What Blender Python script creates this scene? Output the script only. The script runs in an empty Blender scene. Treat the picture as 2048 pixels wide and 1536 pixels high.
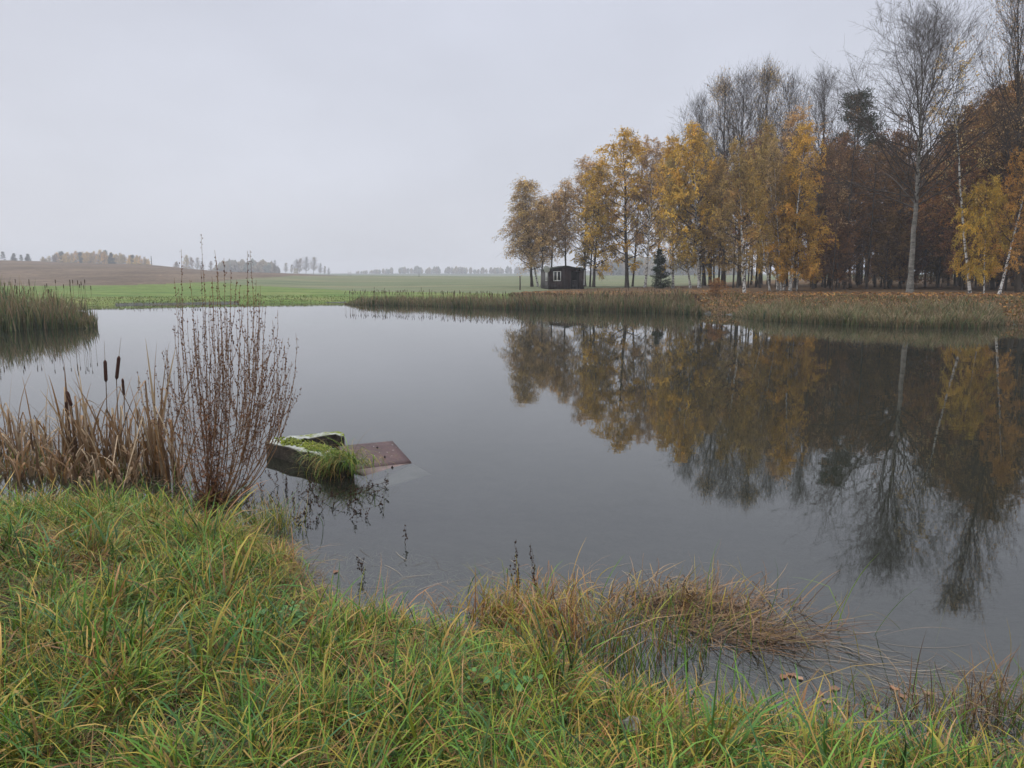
import bpy, math
import numpy as np
from mathutils import Vector, Matrix

# ------------------------------------------------------------------ camera, sky, light, exposure
SC = bpy.context.scene
COL = SC.collection
F = 1430.0                       # focal length in pixels of a 2048 x 1536 picture
CAMZ = 2.2                       # eye above the water
PITCH = math.radians(8.63)
cam_d = bpy.data.cameras.new("camera")
cam = bpy.data.objects.new("camera", cam_d)
COL.objects.link(cam)
cam.location = (0, 0, CAMZ)
cam.rotation_euler = (math.pi/2 - PITCH, 0, 0)
cam_d.sensor_fit = 'HORIZONTAL'
cam_d.sensor_width = 36.0
cam_d.lens = 36.0*F/2048
cam_d.clip_start = 0.05
cam_d.clip_end = 5000
SC.camera = cam

SUN_EL, SUN_AZ = math.radians(42), math.radians(-60)
world = bpy.data.worlds.new("World")
SC.world = world
world.use_nodes = True
wn = world.node_tree.nodes; wl = world.node_tree.links
wn.clear()
w_out = wn.new("ShaderNodeOutputWorld")
w_bg = wn.new("ShaderNodeBackground")
w_sky = wn.new("ShaderNodeTexSky"); w_sky.sky_type = 'NISHITA'; w_sky.sun_disc = False
w_sky.sun_elevation = SUN_EL; w_sky.sun_rotation = SUN_AZ
w_sky.air_density = 1.5; w_sky.dust_density = 5
w_tc = wn.new("ShaderNodeTexCoord")
w_sep = wn.new("ShaderNodeSeparateXYZ")
wl.new(w_tc.outputs['Generated'], w_sep.inputs[0])
w_ramp = wn.new("ShaderNodeValToRGB")        # overcast luminance by elevation: an overcast sky is brightest overhead
cr = w_ramp.color_ramp
cr.elements[0].position = 0.0; cr.elements[0].color = (6.1, 6.3, 6.85, 1)
cr.elements[1].position = 1.0; cr.elements[1].color = (23.0, 23.2, 24.0, 1)
e = cr.elements.new(0.14); e.color = (6.15, 6.4, 7.2, 1)
e = cr.elements.new(0.33); e.color = (5.7, 5.95, 6.85, 1)
e = cr.elements.new(0.50); e.color = (7.6, 7.9, 8.7, 1)
e = cr.elements.new(0.75); e.color = (16.5, 16.8, 17.8, 1)
wl.new(w_sep.outputs['Z'], w_ramp.inputs[0])
w_map = wn.new("ShaderNodeMapping"); w_map.inputs['Scale'].default_value = (1.0, 1.0, 2.0)
w_noise = wn.new("ShaderNodeTexNoise"); w_noise.inputs['Scale'].default_value = 2.4
w_noise.inputs['Detail'].default_value = 4; w_noise.inputs['Roughness'].default_value = 0.5
wl.new(w_tc.outputs['Generated'], w_map.inputs[0]); wl.new(w_map.outputs[0], w_noise.inputs['Vector'])
w_mr = wn.new("ShaderNodeMapRange"); w_mr.inputs[1].default_value = 0.3; w_mr.inputs[2].default_value = 0.7
w_mr.inputs[3].default_value = 0.92; w_mr.inputs[4].default_value = 1.06
wl.new(w_noise.outputs[0], w_mr.inputs[0])
w_mul = wn.new("ShaderNodeVectorMath"); w_mul.operation = 'SCALE'
wl.new(w_ramp.outputs[0], w_mul.inputs[0]); wl.new(w_mr.outputs[0], w_mul.inputs['Scale'])
w_mix = wn.new("ShaderNodeMix"); w_mix.data_type = 'RGBA'; w_mix.inputs[0].default_value = 0.96
wl.new(w_sky.outputs[0], w_mix.inputs[6]); wl.new(w_mul.outputs[0], w_mix.inputs[7])
wl.new(w_mix.outputs[2], w_bg.inputs[0]); w_bg.inputs[1].default_value = 0.112
wl.new(w_bg.outputs[0], w_out.inputs[0])

sun_d = bpy.data.lights.new("sun", 'SUN'); sun_d.energy = 0.9; sun_d.angle = math.radians(25)
sun_d.color = (1.0, 0.97, 0.92)
sun = bpy.data.objects.new("sun", sun_d); COL.objects.link(sun)
sun.rotation_euler = (math.pi/2 - SUN_EL, 0, SUN_AZ + math.pi*0.0)
sun.rotation_euler = Vector((-math.sin(SUN_AZ)*math.cos(SUN_EL)*-1, 1*math.cos(SUN_AZ)*math.cos(SUN_EL), math.sin(SUN_EL))).to_track_quat('Z', 'Y').to_euler()

SC.view_settings.view_transform = 'Standard'; SC.view_settings.look = 'None'
SC.view_settings.exposure = 0.0; SC.view_settings.gamma = 1.0
cy = SC.cycles
cy.max_bounces = 7; cy.diffuse_bounces = 2; cy.glossy_bounces = 3; cy.transmission_bounces = 4
cy.volume_bounces = 0; cy.transparent_max_bounces = 12
cy.use_adaptive_sampling = True; cy.adaptive_threshold = 0.02
cy.time_limit = 840
cy.caustics_reflective = False; cy.caustics_refractive = False
cy.use_denoising = True; cy.denoiser = 'OPENIMAGEDENOISE'; cy.denoising_prefilter = 'ACCURATE'; cy.denoising_input_passes = 'RGB_ALBEDO_NORMAL'
SC.render.film_transparent = False

# ------------------------------------------------------------------ helpers
rng = np.random.default_rng(7)
CP, SP = math.cos(PITCH), math.sin(PITCH)
def ray(px, py):
    u = (px-1024)/F; v = (768-py)/F
    return np.array([u, CP+v*SP, -SP+v*CP])
def PZ(px, py, z=0.0):
    d = ray(px, py); t = (z-CAMZ)/d[2]
    return np.array([d[0]*t, d[1]*t, z])
def PY(px, py, Y):
    d = ray(px, py); t = Y/d[1]
    return np.array([d[0]*t, Y, CAMZ+d[2]*t])
def proj(x, y, z):
    zz = z-CAMZ
    dep = y*CP - zz*SP; up = y*SP + zz*CP
    return 1024+F*x/dep, 768-F*up/dep

def nrm(v):
    return v/np.maximum(np.linalg.norm(v, axis=-1, keepdims=True), 1e-9)

def mesh_data(name, verts, quads=None, tris=None, col=None, smooth=False):
    verts = np.asarray(verts, np.float32).reshape(-1, 3)
    me = bpy.data.meshes.new(name)
    q = np.zeros((0, 4), np.int32) if quads is None else np.asarray(quads, np.int32).reshape(-1, 4)
    t = np.zeros((0, 3), np.int32) if tris is None else np.asarray(tris, np.int32).reshape(-1, 3)
    me.vertices.add(len(verts)); me.vertices.foreach_set('co', verts.ravel())
    li = np.concatenate([q.ravel(), t.ravel()])
    me.loops.add(len(li)); me.loops.foreach_set('vertex_index', li)
    me.polygons.add(len(q)+len(t))
    ls = np.concatenate([np.arange(len(q))*4, len(q)*4+np.arange(len(t))*3]).astype(np.int32)
    me.polygons.foreach_set('loop_start', ls)
    if smooth:
        me.polygons.foreach_set('use_smooth', np.ones(len(q)+len(t), bool))
    me.update(calc_edges=True)
    if col is not None:
        c = np.ones((len(verts), 4), np.float32); c[:, :3] = np.asarray(col, np.float32).reshape(-1, 3)
        a = me.color_attributes.new('Col', 'FLOAT_COLOR', 'POINT'); a.data.foreach_set('color', c.ravel())
    return me

def link(name, me, mat=None, parent=None):
    o = bpy.data.objects.new(name, me); COL.objects.link(o)
    if mat is not None:
        if len(me.materials) == 0: me.materials.append(mat)
    if parent is not None: o.parent = parent
    return o
def tag(o, label=None, cat=None, group=None, kind=None):
    if label: o['label'] = label
    if cat: o['category'] = cat
    if group: o['group'] = group
    if kind: o['kind'] = kind
    return o
def empty(name, loc, label, cat, group=None):
    o = bpy.data.objects.new(name, None); COL.objects.link(o); o.location = loc; o.empty_display_size = 0.3
    return tag(o, label, cat, group)

class Bag:
    """collects quads / tris with vertex colours"""
    def __init__(s): s.v = []; s.q = []; s.t = []; s.c = []; s.n = 0
    def add(s, v, q=None, t=None, c=(0.5, 0.5, 0.5)):
        v = np.asarray(v, np.float32).reshape(-1, 3)
        if q is not None and len(q): s.q.append(np.asarray(q).reshape(-1, 4)+s.n)
        if t is not None and len(t): s.t.append(np.asarray(t).reshape(-1, 3)+s.n)
        c = np.asarray(c, np.float32)
        s.c.append(np.broadcast_to(c.reshape(-1, 3), (len(v), 3)) if c.size == 3 else c.reshape(-1, 3))
        s.v.append(v); s.n += len(v)
    def data(s, name, smooth=False):
        return mesh_data(name, np.concatenate(s.v), np.concatenate(s.q) if s.q else None,
                         np.concatenate(s.t) if s.t else None, np.concatenate(s.c), smooth)
    def build(s, name, mat, parent=None, smooth=False):
        return link(name, s.data(name, smooth), mat, parent)

def tubes(pts, rad, k=4):
    """pts (M,n,3) rad (M,n) -> verts, quads"""
    pts = np.asarray(pts, float); rad = np.asarray(rad, float)
    M, n, _ = pts.shape
    d = nrm(np.gradient(pts, axis=1))
    ref = np.where(np.abs(nrm(pts[:, -1]-pts[:, 0])[:, 2:3]) > 0.8, np.array([[1.0, 0.1, 0]]), np.array([[0, 0, 1.0]]))
    ref = np.repeat(ref[:, None, :], n, 1)
    a = nrm(np.cross(d, ref)); b = np.cross(d, a)
    ang = np.arange(k)*2*np.pi/k
    v = pts[:, :, None, :] + rad[:, :, None, None]*(np.cos(ang)[None, None, :, None]*a[:, :, None, :] + np.sin(ang)[None, None, :, None]*b[:, :, None, :])
    idx = np.arange(M*n*k).reshape(M, n, k)
    i0 = idx[:, :-1, :]; i1 = idx[:, 1:, :]
    q = np.stack([i0, np.roll(i0, -1, 2), np.roll(i1, -1, 2), i1], -1).reshape(-1, 4)
    return v.reshape(-1, 3), q

def strips(base, az, L, W, th0, th1, segs=5, power=1.3, kink=None, face=None, curl=0.0):
    """grass blades. th = angle from vertical at root / tip; returns verts (N*(segs+1)*2), quads, s"""
    N = len(base); s = np.linspace(0, 1, segs+1)
    sm = (s[:-1]+s[1:])/2
    th = th0[:, None] + (th1-th0)[:, None]*sm[None, :]**power
    if kink is not None:
        th = th + np.where(sm[None, :] > kink[0][:, None], kink[1][:, None], 0)
    azs = az[:, None] + curl*(sm[None, :]-0.5) if np.isscalar(curl) else az[:, None] + curl[:, None]*(sm[None, :])
    step = (L/segs)[:, None]
    dx = np.sin(th)*np.cos(azs)*step; dy = np.sin(th)*np.sin(azs)*step; dz = np.cos(th)*step
    P = np.zeros((N, segs+1, 3)); P[:, 1:, 0] = np.cumsum(dx, 1); P[:, 1:, 1] = np.cumsum(dy, 1); P[:, 1:, 2] = np.cumsum(dz, 1)
    P += base[:, None, :]
    fa = az+np.pi/2 if face is None else face
    wd = np.stack([np.cos(fa), np.sin(fa), np.zeros(N)], -1)
    ww = (W[:, None]*0.5*np.minimum(1, 0.55+2.5*s)[None, :]*(1-s**3*0.93)[None, :])
    A = P + wd[:, None, :]*ww[:, :, None]; B = P - wd[:, None, :]*ww[:, :, None]
    V = np.stack([A, B], 2)                       # N, segs+1, 2, 3
    idx = np.arange(N*(segs+1)*2).reshape(N, segs+1, 2)
    q = np.stack([idx[:, :-1, 0], idx[:, :-1, 1], idx[:, 1:, 1], idx[:, 1:, 0]], -1).reshape(-1, 4)
    return V.reshape(-1, 3), q, P
def strip_col(c0, c1, segs, N, p=1.0):
    s = np.linspace(0, 1, segs+1)**p
    c = c0[:, None, :]*(1-s)[None, :, None] + c1[:, None, :]*s[None, :, None]
    return np.repeat(c[:, :, None, :], 2, 2).reshape(-1, 3)
def pal(colors, idx): return np.array(colors)[idx]

def octas(cent, r, c=(0.1, 0.05, 0.03)):
    cent = np.asarray(cent); N = len(cent); r = np.broadcast_to(np.asarray(r, float), (N,))
    dirs = np.array([[1, 0, 0], [-1, 0, 0], [0, 1, 0], [0, -1, 0], [0, 0, 1.5], [0, 0, -1.5]])
    v = cent[:, None, :]+dirs[None]*r[:, None, None]*rng.uniform(0.6, 1.3, (N, 6, 1))
    f = np.array([[0, 2, 4], [2, 1, 4], [1, 3, 4], [3, 0, 4], [2, 0, 5], [1, 2, 5], [3, 1, 5], [0, 3, 5]])
    t = (f[None]+(np.arange(N)*6)[:, None, None]).reshape(-1, 3)
    return v.reshape(-1, 3), t
def box(b, lo, hi, c=(0.5, 0.5, 0.5), M=None):
    x0, y0, z0 = lo; x1, y1, z1 = hi
    v = np.array([[x0, y0, z0], [x1, y0, z0], [x1, y1, z0], [x0, y1, z0], [x0, y0, z1], [x1, y0, z1], [x1, y1, z1], [x0, y1, z1]], float)
    if M is not None: v = v@M[:3, :3].T+M[:3, 3]
    b.add(v, q=[[0, 3, 2, 1], [4, 5, 6, 7], [0, 1, 5, 4], [1, 2, 6, 5], [2, 3, 7, 6], [3, 0, 4, 7]], c=c)

# ------------------------------------------------------------------ materials
def new_mat(name):
    m = bpy.data.materials.new(name); m.use_nodes = True
    nt = m.node_tree; nt.nodes.clear()
    out = nt.nodes.new("ShaderNodeOutputMaterial")
    return m, nt, nt.nodes, nt.links, out
def nd(nodes, t, **kw):
    n = nodes.new(t)
    for k, v in kw.items(): setattr(n, k, v)
    return n
def leaf_mat(name, tint=(1, 1, 1), trans=0.35, rough=0.6, spec=0.12, objvar=0.0, sat=1.0):
    m, nt, ns, ls, out = new_mat(name)
    at = nd(ns, "ShaderNodeAttribute", attribute_name='Col')
    mul = nd(ns, "ShaderNodeMix", data_type='RGBA', blend_type='MULTIPLY'); mul.inputs[0].default_value = 1
    ls.new(at.outputs['Color'], mul.inputs[6]); mul.inputs[7].default_value = (*tint, 1)
    src = mul.outputs[2]
    if objvar:
        oi = nd(ns, "ShaderNodeObjectInfo")
        hs = nd(ns, "ShaderNodeHueSaturation")
        mr = nd(ns, "ShaderNodeMapRange"); mr.inputs[3].default_value = 0.5-objvar*0.08; mr.inputs[4].default_value = 0.5+objvar*0.08
        ls.new(oi.outputs['Random'], mr.inputs[0]); ls.new(mr.outputs[0], hs.inputs['Hue'])
        mv = nd(ns, "ShaderNodeMapRange"); mv.inputs[3].default_value = 1-objvar*0.5; mv.inputs[4].default_value = 1+objvar*0.5
        mm = nd(ns, "ShaderNodeMath", operation='FRACT'); m7 = nd(ns, "ShaderNodeMath", operation='MULTIPLY'); m7.inputs[1].default_value = 7.31
        ls.new(oi.outputs['Random'], m7.inputs[0]); ls.new(m7.outputs[0], mm.inputs[0]); ls.new(mm.outputs[0], mv.inputs[0])
        ls.new(mv.outputs[0], hs.inputs['Value']); hs.inputs['Saturation'].default_value = sat
        ls.new(src, hs.inputs['Color']); src = hs.outputs[0]
    p = nd(ns, "ShaderNodeBsdfPrincipled"); ls.new(src, p.inputs['Base Color'])
    p.inputs['Roughness'].default_value = rough; p.inputs['Specular IOR Level'].default_value = spec
    if trans > 0:
        t = nd(ns, "ShaderNodeBsdfTranslucent"); ls.new(src, t.inputs[0])
        mx = nd(ns, "ShaderNodeMixShader"); mx.inputs[0].default_value = trans
        ls.new(p.outputs[0], mx.inputs[1]); ls.new(t.outputs[0], mx.inputs[2]); ls.new(mx.outputs[0], out.inputs[0])
    else: ls.new(p.outputs[0], out.inputs[0])
    return m
def noise_mat(name, stops, scale=3.0, detail=6, rough=0.9, bump=0.0, stretch=(1, 1, 1), spec=0.2, coord='Object', scale2=None, amt2=0.5, bscale=None, nrough=0.6):
    m, nt, ns, ls, out = new_mat(name)
    tc = nd(ns, "ShaderNodeTexCoord"); mp = nd(ns, "ShaderNodeMapping"); mp.inputs['Scale'].default_value = stretch
    ls.new(tc.outputs[coord], mp.inputs[0])
    n1 = nd(ns, "ShaderNodeTexNoise"); n1.inputs['Scale'].default_value = scale; n1.inputs['Detail'].default_value = detail
    n1.inputs['Roughness'].default_value = nrough
    ls.new(mp.outputs[0], n1.inputs['Vector'])
    r = nd(ns, "ShaderNodeValToRGB"); ls.new(n1.outputs[0], r.inputs[0])
    while len(r.color_ramp.elements) < len(stops): r.color_ramp.elements.new(0.5)
    for el, (p_, c_) in zip(r.color_ramp.elements, stops): el.position = p_; el.color = (*c_, 1)
    src = r.outputs[0]
    if scale2:
        n2 = nd(ns, "ShaderNodeTexNoise"); n2.inputs['Scale'].default_value = scale2; n2.inputs['Detail'].default_value = 8; n2.inputs['Roughness'].default_value = 0.75
        ls.new(mp.outputs[0], n2.inputs['Vector'])
        mr = nd(ns, "ShaderNodeMapRange"); mr.inputs[1].default_value = 0.3; mr.inputs[2].default_value = 0.7
        mr.inputs[3].default_value = 1-amt2; mr.inputs[4].default_value = 1+amt2
        ls.new(n2.outputs[0], mr.inputs[0])
        vm = nd(ns, "ShaderNodeVectorMath", operation='SCALE'); ls.new(src, vm.inputs[0]); ls.new(mr.outputs[0], vm.inputs['Scale'])
        src = vm.outputs[0]
    p = nd(ns, "ShaderNodeBsdfPrincipled"); ls.new(src, p.inputs['Base Color'])
    p.inputs['Roughness'].default_value = rough; p.inputs['Specular IOR Level'].default_value = spec
    if bump:
        nb = nd(ns, "ShaderNodeTexNoise"); nb.inputs['Scale'].default_value = bscale or scale*6; nb.inputs['Detail'].default_value = 6
        ls.new(mp.outputs[0], nb.inputs['Vector'])
        b = nd(ns, "ShaderNodeBump"); b.inputs['Strength'].default_value = 0.8; b.inputs['Distance'].default_value = bump
        ls.new(nb.outputs[0], b.inputs['Height']); ls.new(b.outputs[0], p.inputs['Normal'])
    ls.new(p.outputs[0], out.inputs[0])
    return m

M_grass = leaf_mat('grass_blades', trans=0.2, rough=0.45, spec=0.22)
M_reed = leaf_mat("reed_blades", trans=0.25, rough=0.55, spec=0.3)
M_dry = leaf_mat("dry_stalks", trans=0.0, rough=0.8, spec=0.1)
M_bank = noise_mat('bank_soil', [(0.35, (0.010, 0.010, 0.005)), (0.65, (0.03, 0.024, 0.012))], 6, bump=0.02, scale2=30)
M_bed = noise_mat("pond_mud", [(0.3, (0.045, 0.047, 0.045)), (0.7, (0.10, 0.10, 0.092))], 2.5, bump=0.01, scale2=14, amt2=0.4)
M_meadow = noise_mat('meadow_grass', [(0.3, (0.06, 0.115, 0.022)), (0.5, (0.10, 0.15, 0.032)), (0.72, (0.17, 0.165, 0.06))], 0.22, bump=0.12, bscale=4, scale2=1.3, amt2=0.6, stretch=(0.5, 1.6, 1))
M_plough = noise_mat('ploughed_earth', [(0.3, (0.075, 0.055, 0.04)), (0.6, (0.13, 0.095, 0.068)), (0.8, (0.18, 0.145, 0.095))], 0.1, bump=0.3, bscale=2.2, scale2=0.9, amt2=0.62, stretch=(1, 0.5, 1))
M_sown = noise_mat('sown_field', [(0.3, (0.08, 0.11, 0.055)), (0.52, (0.125, 0.14, 0.075)), (0.75, (0.19, 0.15, 0.095))], 0.07, bump=0.1, bscale=2, scale2=0.5, amt2=0.5, stretch=(0.25, 2.4, 1))
M_litter = noise_mat('leaf_litter_ground', [(0.25, (0.035, 0.024, 0.012)), (0.5, (0.10, 0.06, 0.028)), (0.75, (0.19, 0.105, 0.04))], 1.1, bump=0.1, bscale=6, scale2=5, amt2=0.6)
M_far = noise_mat("far_hills", [(0.4, (0.05, 0.07, 0.05)), (0.6, (0.10, 0.12, 0.07))], 0.01, bump=0, scale2=0.05)
def bark_birch():
    m, nt, ns, ls, out = new_mat("birch_bark")
    tc = nd(ns, "ShaderNodeTexCoord"); mp = nd(ns, "ShaderNodeMapping"); mp.inputs['Scale'].default_value = (2.2, 2.2, 6.5)
    ls.new(tc.outputs['Object'], mp.inputs[0])
    n = nd(ns, "ShaderNodeTexNoise"); n.inputs['Scale'].default_value = 1.3; n.inputs['Detail'].default_value = 5; n.inputs['Roughness'].default_value = 0.65
    ls.new(mp.outputs[0], n.inputs[0])
    r = nd(ns, "ShaderNodeValToRGB"); ls.new(n.outputs[0], r.inputs[0])
    cr = r.color_ramp; cr.elements[0].position = 0.43; cr.elements[0].color = (0.03, 0.027, 0.025, 1)
    cr.elements[1].position = 0.50; cr.elements[1].color = (0.72, 0.70, 0.66, 1)
    p = nd(ns, "ShaderNodeBsdfPrincipled"); p.inputs['Roughness'].default_value = 0.8; p.inputs['Specular IOR Level'].default_value = 0.15
    ls.new(r.outputs[0], p.inputs['Base Color']); ls.new(p.outputs[0], out.inputs[0]); return m
M_birch = bark_birch()
M_bark = noise_mat("dark_bark", [(0.3, (0.035, 0.028, 0.022)), (0.7, (0.10, 0.082, 0.066))], 3, stretch=(1, 1, 0.3), rough=0.95, scale2=9)
M_twig = noise_mat("twig_bark", [(0.3, (0.045, 0.035, 0.028)), (0.7, (0.085, 0.066, 0.052))], 2, rough=0.95)
M_aspen = noise_mat("aspen_bark", [(0.3, (0.06, 0.055, 0.05)), (0.48, (0.20, 0.19, 0.17)), (0.7, (0.30, 0.285, 0.25))], 1.2, stretch=(1, 1, 2.8), rough=0.9, scale2=5, amt2=0.45)
M_gold = leaf_mat('golden_leaves', (1, 1, 1), 0.35, objvar=0.12)
M_amber = leaf_mat('amber_brown_leaves', (1, 1, 1), 0.3, objvar=0.12)
M_rust = leaf_mat('rust_brown_leaves', (1, 1, 1), 0.2, objvar=0.2)
M_ginger = leaf_mat('ginger_leaves', (.78, .66, .85), 0.25, objvar=0.1)
M_needle = leaf_mat("needles", (1, 1, 1), 0.1, objvar=0.2)
M_murkleaf = leaf_mat("floating_leaves", (1, 1, 1), 0.1, rough=0.5)

def water_mat():
    m, nt, ns, ls, out = new_mat("pond_water")
    tc = nd(ns, "ShaderNodeTexCoord")
    mp = nd(ns, "ShaderNodeMapping"); mp.inputs['Scale'].default_value = (1, 1.5, 1)
    ls.new(tc.outputs['Object'], mp.inputs[0])
    n1 = nd(ns, "ShaderNodeTexNoise"); n1.inputs['Scale'].default_value = 2.6; n1.inputs['Detail'].default_value = 3
    n2 = nd(ns, "ShaderNodeTexNoise"); n2.inputs['Scale'].default_value = 0.35; n2.inputs['Detail'].default_value = 2
    ls.new(mp.outputs[0], n1.inputs[0]); ls.new(mp.outputs[0], n2.inputs[0])
    mr = nd(ns, "ShaderNodeMapRange"); mr.inputs[1].default_value = 0.42; mr.inputs[2].default_value = 0.62; mr.inputs[3].default_value = 0.25; mr.inputs[4].default_value = 1
    ls.new(n2.outputs[0], mr.inputs[0])
    mu = nd(ns, "ShaderNodeMath", operation='MULTIPLY'); ls.new(n1.outputs[0], mu.inputs[0]); ls.new(mr.outputs[0], mu.inputs[1])
    b = nd(ns, "ShaderNodeBump"); b.inputs['Strength'].default_value = 1.0; b.inputs['Distance'].default_value = 0.0008
    ls.new(mu.outputs[0], b.inputs['Height'])
    fr = nd(ns, "ShaderNodeFresnel"); fr.inputs['IOR'].default_value = 1.85; ls.new(b.outputs[0], fr.inputs['Normal'])
    gl = nd(ns, "ShaderNodeBsdfGlossy"); gl.inputs['Roughness'].default_value = 0.015; gl.inputs['Color'].default_value = (0.97, 0.97, 0.97, 1)
    ls.new(b.outputs[0], gl.inputs['Normal'])
    df = nd(ns, "ShaderNodeBsdfDiffuse"); df.inputs['Color'].default_value = (0.022, 0.024, 0.017, 1)
    tr = nd(ns, "ShaderNodeBsdfTransparent"); tr.inputs[0].default_value = (0.86, 0.9, 0.86, 1)
    at = nd(ns, "ShaderNodeAttribute", attribute_name='clear')
    m1 = nd(ns, "ShaderNodeMixShader"); ls.new(at.outputs['Fac'], m1.inputs[0]); ls.new(df.outputs[0], m1.inputs[1]); ls.new(tr.outputs[0], m1.inputs[2])
    m2 = nd(ns, "ShaderNodeMixShader"); ls.new(fr.outputs[0], m2.inputs[0]); ls.new(m1.outputs[0], m2.inputs[1]); ls.new(gl.outputs[0], m2.inputs[2])
    ls.new(m2.outputs[0], out.inputs[0]); return m
M_water = water_mat()

# ------------------------------------------------------------------ terrain
near_px = [(-500, 955), (-250, 985), (0, 1028), (200, 1030), (310, 1032), (370, 1058), (470, 1085), (560, 1108), (600, 1148), (640, 1205), (720, 1245), (830, 1275), (960, 1300),
           (1120, 1350), (1230, 1410), (1400, 1440), (1520, 1445), (1600, 1480), (1750, 1520), (1950, 1545), (2080, 1540), (2300, 1500)]
far_px = [(2048, 648), (2000, 650), (1950, 652), (1800, 650), (1650, 643), (1520, 637), (1470, 630), (1400, 627), (1300, 623), (1150, 617), (1000, 613), (850, 609), (720, 607),
          (680, 605), (520, 606), (350, 608), (190, 611), (0, 615), (-300, 622)]
pond = [PZ(*p)[:2] for p in near_px] + [np.array([9.0, 6.0]), np.array([22.0, 12.0]), np.array([31.0, 24.0])] + [PZ(*p)[:2] for p in far_px] + \
       [np.array([-62.0, 30.0]), np.array([-45.0, 14.0]), np.array([-20.0, 9.5])]
pond = np.array(pond)
def sdist(x, y):
    """distance to the shore line, positive on land"""
    x = np.asarray(x, float); y = np.asarray(y, float)
    best = np.full(x.shape, 1e9); ins = np.zeros(x.shape, bool)
    n = len(pond)
    for i in range(n):
        a = pond[i]; b = pond[(i+1) % n]; e = b-a
        t = np.clip(((x-a[0])*e[0]+(y-a[1])*e[1])/(e@e), 0, 1)
        best = np.minimum(best, np.hypot(x-a[0]-t*e[0], y-a[1]-t*e[1]))
        c = ((a[1] > y) != (b[1] > y)) & (x < (b[0]-a[0])*(y-a[1])/(b[1]-a[1]+1e-12)+a[0])
        ins ^= c
    return np.where(ins, -best, best)
DEP = np.array([20, 45, 60, 75, 90, 120, 170, 250, 330, 500, 800, 1300.])
PXK = np.array([-900, -400, 0, 250, 500, 700, 1000, 1200, 1500, 1800, 2048, 3000.])
ZT = np.array([
    [.6, .6, .9, 1.3, 1.9, 3.2, 5.5, 9.0, 8.5, 7, 6, 6],
    [.5, .5, .8, 1.2, 1.7, 3.0, 5.5, 9.0, 8.0, 6, 5, 6],
    [.4, .4, .6, .8, 1.05, 2.1, 4.4, 7.4, 6.0, 4.5, 4, 6],
    [.4, .4, .5, .75, 1.0, 1.9, 3.8, 6.2, 5.0, 4, 3.5, 6],
    [.3, .3, .4, .6, .8, 1.4, 2.4, 3.3, 2.6, 1.5, 3.5, 6],
    [.3, .3, .35, .5, .65, 1.0, 1.6, 2.2, 1.6, 0.5, 3.5, 6],
    [.4, .4, .6, .78, .9, 1.15, 1.5, 1.9, 1.4, 0.3, 3.5, 6],
    [.5, .5, .7, .8, .9, 1.1, 1.6, 2.2, 1.8, 1, 3, 6],
    [.8, .9, 1.05, 1.12, 1.2, 1.3, 1.6, 2.3, 2, 1, 3, 6],
    [.8, 1., 1.15, 1.25, 1.35, 1.5, 1.9, 2.6, 2.6, 2, 3, 6],
    [.8, 1., 1.15, 1.25, 1.35, 1.5, 1.9, 2.6, 2.6, 2, 3, 6],
    [.8, 1., 1.15, 1.25, 1.35, 1.5, 1.9, 2.6, 2.6, 2, 3, 6]])
def lumps(x, y, s):
    return (np.sin(x*1.7/s+1.3*np.sin(y*1.1/s))+np.sin(y*2.3/s+1.1*np.sin(x*1.9/s+2))+np.sin((x+y)*3.7/s+.5)*0.5)/2.5
def height(x, y, sd=None):
    x = np.asarray(x, float); y = np.asarray(y, float)
    if sd is None: sd = sdist(x, y)
    yy = np.clip(y, 20, 1299)
    px = np.clip(1024+F*x/np.maximum(y, 5), -899, 2999)
    i = np.clip(np.searchsorted(PXK, px)-1, 0, len(PXK)-2); j = np.clip(np.searchsorted(DEP, yy)-1, 0, len(DEP)-2)
    fx = (px-PXK[i])/(PXK[i+1]-PXK[i]); fx = fx*fx*(3-2*fx)
    fy = (yy-DEP[j])/(DEP[j+1]-DEP[j])
    z = (ZT[i, j]*(1-fx)+ZT[i+1, j]*fx)*(1-fy)+(ZT[i, j+1]*(1-fx)+ZT[i+1, j+1]*fx)*fy
    z = z + 0.05*lumps(x, y, 7)
    zf = z*(1-np.exp(-np.maximum(sd, 0)/2.2))+0.03
    zn = 0.40*(1-np.exp(-np.maximum(sd, 0)/0.85))+0.02*np.minimum(sd, 3)*lumps(x, y, 0.55)+0.01*lumps(x, y, .2)*np.clip(sd*3, 0, 1)
    w = np.clip((np.hypot(x, y)-10)/14, 0, 1)
    out = zn*(1-w)+zf*w
    dp = np.maximum(-sd, 0)
    inn = -np.minimum(0.9, 0.03+dp*0.22)
    return np.where(sd > 0, out, inn)
def H1(x, y): return float(height(np.array([x]), np.array([y]))[0])
def G(px, py):
    z = 0.0
    for _ in range(8):
        p = PZ(px, py, z); z = max(H1(p[0], p[1]), 0.0)
    return np.array([p[0], p[1], z])

# polar grid round the photographer
rr = np.concatenate([[0.3, 0.8], np.geomspace(1.2, 1250, 330)])
front = np.radians(np.arange(-52, 52.01, 0.30)); back = np.radians(np.arange(56, 305, 4.0))
th = np.concatenate([front, back]); nt_ = len(th)
R_, T_ = np.meshgrid(rr, th, indexing='ij')
X_ = R_*np.sin(T_); Y_ = R_*np.cos(T_)
SD_ = sdist(X_, Y_); Z_ = height(X_, Y_, SD_)
V_ = np.stack([X_, Y_, Z_], -1).reshape(-1, 3)
idx = np.arange(len(rr)*nt_).reshape(len(rr), nt_)
A_ = idx[:-1, :]; B_ = idx[1:, :]
Q_ = np.stack([A_, np.roll(A_, -1, 1), np.roll(B_, -1, 1), B_], -1).reshape(-1, 4)
fc = V_[Q_].mean(1); fsd = SD_.reshape(-1)[Q_].mean(1); fpx = 1024+F*fc[:, 0]/np.maximum(fc[:, 1], 3)
fr_ = np.hypot(fc[:, 0], fc[:, 1])
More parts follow.
